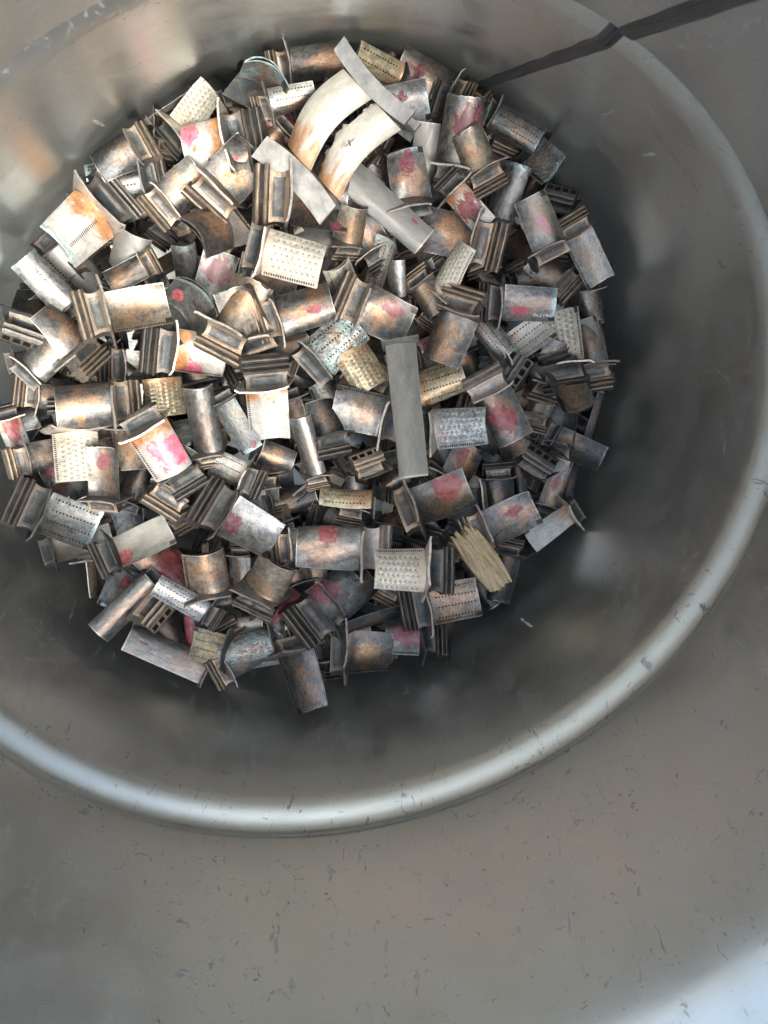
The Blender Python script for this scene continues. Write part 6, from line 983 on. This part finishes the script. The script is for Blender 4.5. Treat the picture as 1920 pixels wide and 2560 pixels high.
["turbine_blade",0.06139,0.02576,0,[0.08829,-0.0682,-0.20877],[0.2697,-0.0257,-0.1521,-0.9505],"lb","t","h",299,"none","apsr",[],[0.0,0.0,0.0,0.0],"upright grey hollow blade rising from a bronze platform","turbine blade","turbine blades heaped in the drum"],
["turbine_blade",0.04741,0.02196,0,[0.04361,-0.07373,-0.21209],[0.0576,0.8572,0.4669,0.2095],"sb","k","c",300,"none","aps",["verd"],[0.9,0.3,0.15,2.0],"slender blue grey trough shaped blade, left of the white slotted blade over the narrow trough","turbine blade","turbine blades heaped in the drum"],
["turbine_blade",0.05559,0.02028,0,[0.06298,0.0253,-0.20483],[0.3496,-0.0058,0.0038,-0.9369],"lb","t","h",301,"none","apsr",[],[0.0,0.0,0.0,0.0],"slim upright hollow blade on a wide copper platform","turbine blade","turbine blades heaped in the drum"],
["turbine_blade",0.03632,0.03159,0,[0.11057,-0.08234,-0.1891],[0.455,0.2344,-0.1472,-0.8464],"dk","k","c",302,"none","apsr",[],[0.0,0.0,0.0,0.0],"charcoal root with shiny long ribs, below and right of the hot pink blotched blade","turbine blade","turbine blades heaped in the drum"],
["turbine_blade",0.03957,0.03441,0,[0.12873,-0.08304,-0.18667],[0.0967,-0.2739,0.1054,0.9511],"br","t","c",303,"none","apsr",[],[0.0,0.0,0.0,0.0],"tan ribbed root with a nick in its platform, below the hot pink blotched blade","turbine blade","turbine blades heaped in the drum"],
["turbine_blade",0.04842,0.04179,0,[0.12536,-0.02889,-0.18016],[0.2029,0.6962,0.6348,0.2668],"lg","k","c",304,"none","apsr",[],[0.15,0.6,0.3,2.0],"broad steel grey blade with maroon top corner","turbine blade","turbine blades heaped in the drum"],
["turbine_blade",0.04961,0.03105,0,[0.19401,-0.1009,-0.16185],[0.1877,0.3072,0.9138,0.1883],"lt","k","f",305,"none","apsr",[],[0.1,0.7,0.3,0.0],"pale olive blade with a red corner, above and left of the cup shaped tan blade","turbine blade","turbine blades heaped in the drum"],
["turbine_blade",0.03975,0.0387,0,[0.19557,-0.015,-0.16638],[0.2638,0.0444,-0.1579,-0.9505],"tb","k","h",306,"none","aps",["slots"],[0.0,0.0,0.0,0.0],"thick tan hollow blade with a rim like a cup","turbine blade","turbine blades heaped in the drum"],
["turbine_blade",0.05046,0.0214,0,[0.21081,-0.01015,-0.15259],[0.6344,0.1734,-0.1771,-0.7322],"lg","k","c",307,"none","apsr",["holes"],[0.0,0.0,0.0,0.0],"light grey dotted slender blade, below and left of the cup shaped tan blade","turbine blade","turbine blades heaped in the drum"],
["turbine_blade",0.03648,0.03817,0,[0.17485,0.0291,-0.16667],[0.0105,-0.0427,0.0539,-0.9976],"tb","k","h",308,"none","apsr",[],[0.0,0.0,0.0,0.0],"tan hollow blade tip shaped like a shell, right of the cup shaped tan blade","turbine blade","turbine blades heaped in the drum"],
["turbine_blade",0.05457,0.03918,0,[0.21567,0.08278,-0.15335],[0.1612,0.8535,0.2759,0.4115],"br","t","c",309,"none","aps",["slots"],[0.0,0.0,0.0,0.0],"bronze blade hanging lowest over the dark wall","turbine blade","turbine blades heaped in the drum"],
["turbine_blade",0.04756,0.03805,0,[0.01338,-0.04757,-0.21075],[0.1116,0.9593,0.257,0.0364],"wo","k","c",310,"none","apsr",["slots"],[0.0,0.0,0.0,0.0],"white blade with orange burns and a row of holes","turbine blade","turbine blades heaped in the drum"],
["turbine_blade",0.04846,0.03761,0,[0.01665,-0.18768,-0.2121],[0.2267,0.4185,0.8747,0.0915],"tb","t","c",311,"none","apsr",["slots"],[0.0,0.0,0.0,0.0],"large dented tan bronze blade with crumpled ribbed root","turbine blade","turbine blades heaped in the drum"],
["turbine_blade",0.04839,0.03735,1,[-0.08501,-0.09647,-0.23442],[0.6112,-0.0489,-0.1534,0.775],"iv","k","c",312,"none","aps",["dimple","slots"],[0.0,0.0,0.0,0.0],"cream white blade with many scale like dimples","turbine blade","turbine blades heaped in the drum"],
["guide_vane",0.11961,0.0265,0,[-0.07256,0.03865,-0.22482],[0.8939,0.1797,-0.2799,0.3005],"sm","s","l",313,"none","ap",[],[0.0,0.0,0.0,0.0],"very long smooth grey vane lying up and down","guide vane","guide vanes in the scrap"],
["turbine_blade",0.04489,0.03925,1,[0.07969,0.14361,-0.1498],[0.8045,0.2242,-0.1769,-0.5207],"iv","k","c",314,"none","apsr",["dimple","slots"],[0.0,0.0,0.0,0.0],"brilliant ivory blade with slots along its top edge, left of the wood splinter","turbine blade","turbine blades heaped in the drum"],
["turbine_blade",0.04499,0.03677,1,[0.07883,-0.12183,-0.17395],[0.8835,-0.1569,-0.0687,0.4359],"wo","k","c",315,"none","aps",["slots"],[0.55,0.2,0.5,1.0],"white blade with hot pink blotch and two slot rows","turbine blade","turbine blades heaped in the drum"]
]''')
OBJ = {}
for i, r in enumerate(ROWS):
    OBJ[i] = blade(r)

# writing on some of them
def child(t, nm):
    for c in t.children:
        if c.name.split('.')[0] == nm: return c
bpy.context.view_layer.update()
for i, kind in [(225, 'stamp'), (262, 'hand'), (280, 'white'), (295, 'stamp')]:
    t = OBJ[i]
    if kind == 'stamp':
        sh = child(t, 'shank')
        text_part("L4N01641\n5W34 9 2C", sh, M_STAMP, .13, (-.235, 0, .20 if 1 else 0), (0, 0, math.pi / 2), "casting_mark", .003)
    elif kind == 'white':
        af = child(t, 'airfoil')
        text_part("0x2196", af, M_CHALK, .12, (.76, .30, -.03), (math.pi, 0, 0), "white_writing", .003)
    elif kind == 'hand':
        af = child(t, 'airfoil')
        text_part("acm9 7R", af, M_INK, .15, (.5, -.04, .205), (0, 0, 0), "handwriting", .003)

# double vane segment: two airfoils between two bands
dv = link(bpy.data.objects.new("vane_segment", None)); DV = ((-0.19176,-0.08169,-0.27374),(0.1234,0.0140,-0.0895,0.9882),0.07356)
dv.location = DV[0]; dv.rotation_mode = 'QUATERNION'; dv.rotation_quaternion = DV[1]; s_ = DV[2]; dv.scale = (s_, s_, s_)
dv['label'] = "large double vane with two cream curved blades joined by grey end bands"; dv['category'] = "vane segment"
vane_me = airfoil_mesh(21, .24, .12, 24, 1.0, cavity=.05, nspan=18, sag=.10, bow=.22); vane_me.name = "airfoil_long"
jag_me = airfoil_mesh(22, .24, .12, 24, 1.0, cavity=.05, nspan=24, sag=.10, bow=.22, tejag=.14)
for yy, me in ((-.25, jag_me), (.20, vane_me)):
    o = link(bpy.data.objects.new("airfoil", me), dv); o.location = (-.5, yy, .03); o.scale = (1.0, -.42 if yy < 0 else .42, .50); o.color = (.62, .60, .52, 1)
    if yy < 0: o.scale = (1.0, .42, .50)
    for kx, vx in (('heat', 0.), ('burn', .9), ('smoke', .05), ('metal', .1), ('mottle', .3), ('crust', 0.), ('holes', 0.), ('dimple', 0.), ('slots', 0.), ('slots2', 0.), ('verd', 0.), ('paint_kind', 0.)): o[kx] = vx
    o['paint'] = [0., 0., 0.]
    if yy < 0:
        text_part("X", o, M_INK, .16, (.52, .22, .32), (0, 0, .5), "ink_cross", .003)
def band_mesh(seed, wy=.52, wz=.24, th=.035, lip=.17, sgn=1):
    # curved plate with raised rails along both long edges
    verts, faces, uvs = [], [], []
    prof = [(0, -wz), (0, wz), (-lip, wz), (-lip, wz - .045), (-th, wz - .045), (-th, -wz + .045), (-lip * .8, -wz + .045), (-lip * .8, -wz)]
    n = len(prof); ny = 16
    for j in range(ny + 1):
        y = -wy + 2 * wy * j / ny
        for x, z in prof:
            verts.append((sgn * (x - .06 * (y / wy) ** 2), y + .18 * z, z))
    for j in range(ny):
        for i in range(n):
            q = [j * n + i, j * n + (i + 1) % n, (j + 1) * n + (i + 1) % n, (j + 1) * n + i]
            if sgn > 0: q.reverse()
            faces.append(q); uvs.append([(.5, .5)] * 4)
    faces.append(list(range(n)) if sgn > 0 else list(range(n))[::-1]); uvs.append([(.8, .5)] * n)
    faces.append([ny * n + i for i in range(n)][::-1] if sgn > 0 else [ny * n + i for i in range(n)]); uvs.append([(.8, .5)] * n)
    return build("end_band", verts, faces, uvs, (M_ROOT,), smooth=True, auto=math.radians(30))
for xx, sgn in ((-.5, 1), (.5, -1)):
    o = link(bpy.data.objects.new("end_band", band_mesh(int(xx * 10), sgn=sgn, lip=.28 if sgn > 0 else .17)), dv); o.location = (xx, 0, 0)
    o.color = (.30, .31, .295, 1); o['wear'] = .0

# wood splinter
def wood():
    verts, faces = [], []; nx, ny = 14, 22; rg = random.Random(4)
    ends = [rg.uniform(.0, .16) for _ in range(ny + 1)]; ends2 = [rg.uniform(0, .07) for _ in range(ny + 1)]
    ends[3] += .14; ends[4] += .05; ends[12] += .06
    V = {}
    for s in (1, -1):
        for i in range(nx + 1):
            for j in range(ny + 1):
                t = i / nx; y = -.5 + j / ny
                x = -.5 - ends2[j] * (1 - t) + t * (1.0 + ends[j])
                w_ = .62 + .38 * math.sin(math.pi * (t * .7 + .12))
                gr = .014 * mnoise.noise(Vector((x * 1.2, y * 26, s * 3)))
                z = s * (.10 + .05 * math.cos(y * 3)) + gr * (1 if s > 0 else .6)
                if i == nx: z *= .55
                V[s, i, j] = len(verts); verts.append((x, y * w_ * .5 + .03 * x, z))
    for s in (1, -1):
        for i in range(nx):
            for j in range(ny):
                q = [V[s, i, j], V[s, i + 1, j], V[s, i + 1, j + 1], V[s, i, j + 1]]
                faces.append(q if s > 0 else q[::-1])
    for i in range(nx):
        for j, f in ((0, 0), (ny, 1)):
            q = [V[1, i, j], V[-1, i, j], V[-1, i + 1, j], V[1, i + 1, j]]; faces.append(q if f else q[::-1])
    for j in range(ny):
        for i, f in ((0, 1), (nx, 0)):
            q = [V[1, i, j], V[-1, i, j], V[-1, i, j + 1], V[1, i, j + 1]]; faces.append(q if f else q[::-1])
    k = N("weathered_wood"); tc = k.n('ShaderNodeTexCoord').outputs['Object']
    v = k.scale(tc, (1.3, 17.0, 8.0)); n = k.noise(v, 2.2, 7, .7, 1.1); n2 = k.noise(tc, 5.0, 4, .6)
    c = k.mix(k.ramp(n, .32, .62), C4(.30, .20, .10), C4(.66, .54, .34))
    c = k.mix(k.ramp(n2, .55, .7), c, C4(.40, .33, .21)); c = k.mix(k.ramp(n, .28, .36, 1, 0), c, C4(.07, .045, .03))
    k.put(k.p.inputs['Base Color'], c); k.p.inputs['Roughness'].default_value = .85
    k.put(k.p.inputs['Normal'], k.bump(n, .0015, 1.0))
    me = build("wood_splinter", verts, faces, None, (k.m,), smooth=True, auto=math.radians(40))
    o = link(bpy.data.objects.new("wood_splinter", me)); WD = ((0.05940,0.19781,-0.18013),(0.4892,0.2684,0.0006,-0.8298),0.05603)
    o.location = WD[0]; o.rotation_mode = 'QUATERNION'; o.rotation_quaternion = WD[1]; o.scale = (WD[2], WD[2], WD[2])
    o['label'] = "broken piece of pale weathered wood with a frayed end among the blades"; o['category'] = "wood piece"
wood()

# scrap lying deeper than one can single out
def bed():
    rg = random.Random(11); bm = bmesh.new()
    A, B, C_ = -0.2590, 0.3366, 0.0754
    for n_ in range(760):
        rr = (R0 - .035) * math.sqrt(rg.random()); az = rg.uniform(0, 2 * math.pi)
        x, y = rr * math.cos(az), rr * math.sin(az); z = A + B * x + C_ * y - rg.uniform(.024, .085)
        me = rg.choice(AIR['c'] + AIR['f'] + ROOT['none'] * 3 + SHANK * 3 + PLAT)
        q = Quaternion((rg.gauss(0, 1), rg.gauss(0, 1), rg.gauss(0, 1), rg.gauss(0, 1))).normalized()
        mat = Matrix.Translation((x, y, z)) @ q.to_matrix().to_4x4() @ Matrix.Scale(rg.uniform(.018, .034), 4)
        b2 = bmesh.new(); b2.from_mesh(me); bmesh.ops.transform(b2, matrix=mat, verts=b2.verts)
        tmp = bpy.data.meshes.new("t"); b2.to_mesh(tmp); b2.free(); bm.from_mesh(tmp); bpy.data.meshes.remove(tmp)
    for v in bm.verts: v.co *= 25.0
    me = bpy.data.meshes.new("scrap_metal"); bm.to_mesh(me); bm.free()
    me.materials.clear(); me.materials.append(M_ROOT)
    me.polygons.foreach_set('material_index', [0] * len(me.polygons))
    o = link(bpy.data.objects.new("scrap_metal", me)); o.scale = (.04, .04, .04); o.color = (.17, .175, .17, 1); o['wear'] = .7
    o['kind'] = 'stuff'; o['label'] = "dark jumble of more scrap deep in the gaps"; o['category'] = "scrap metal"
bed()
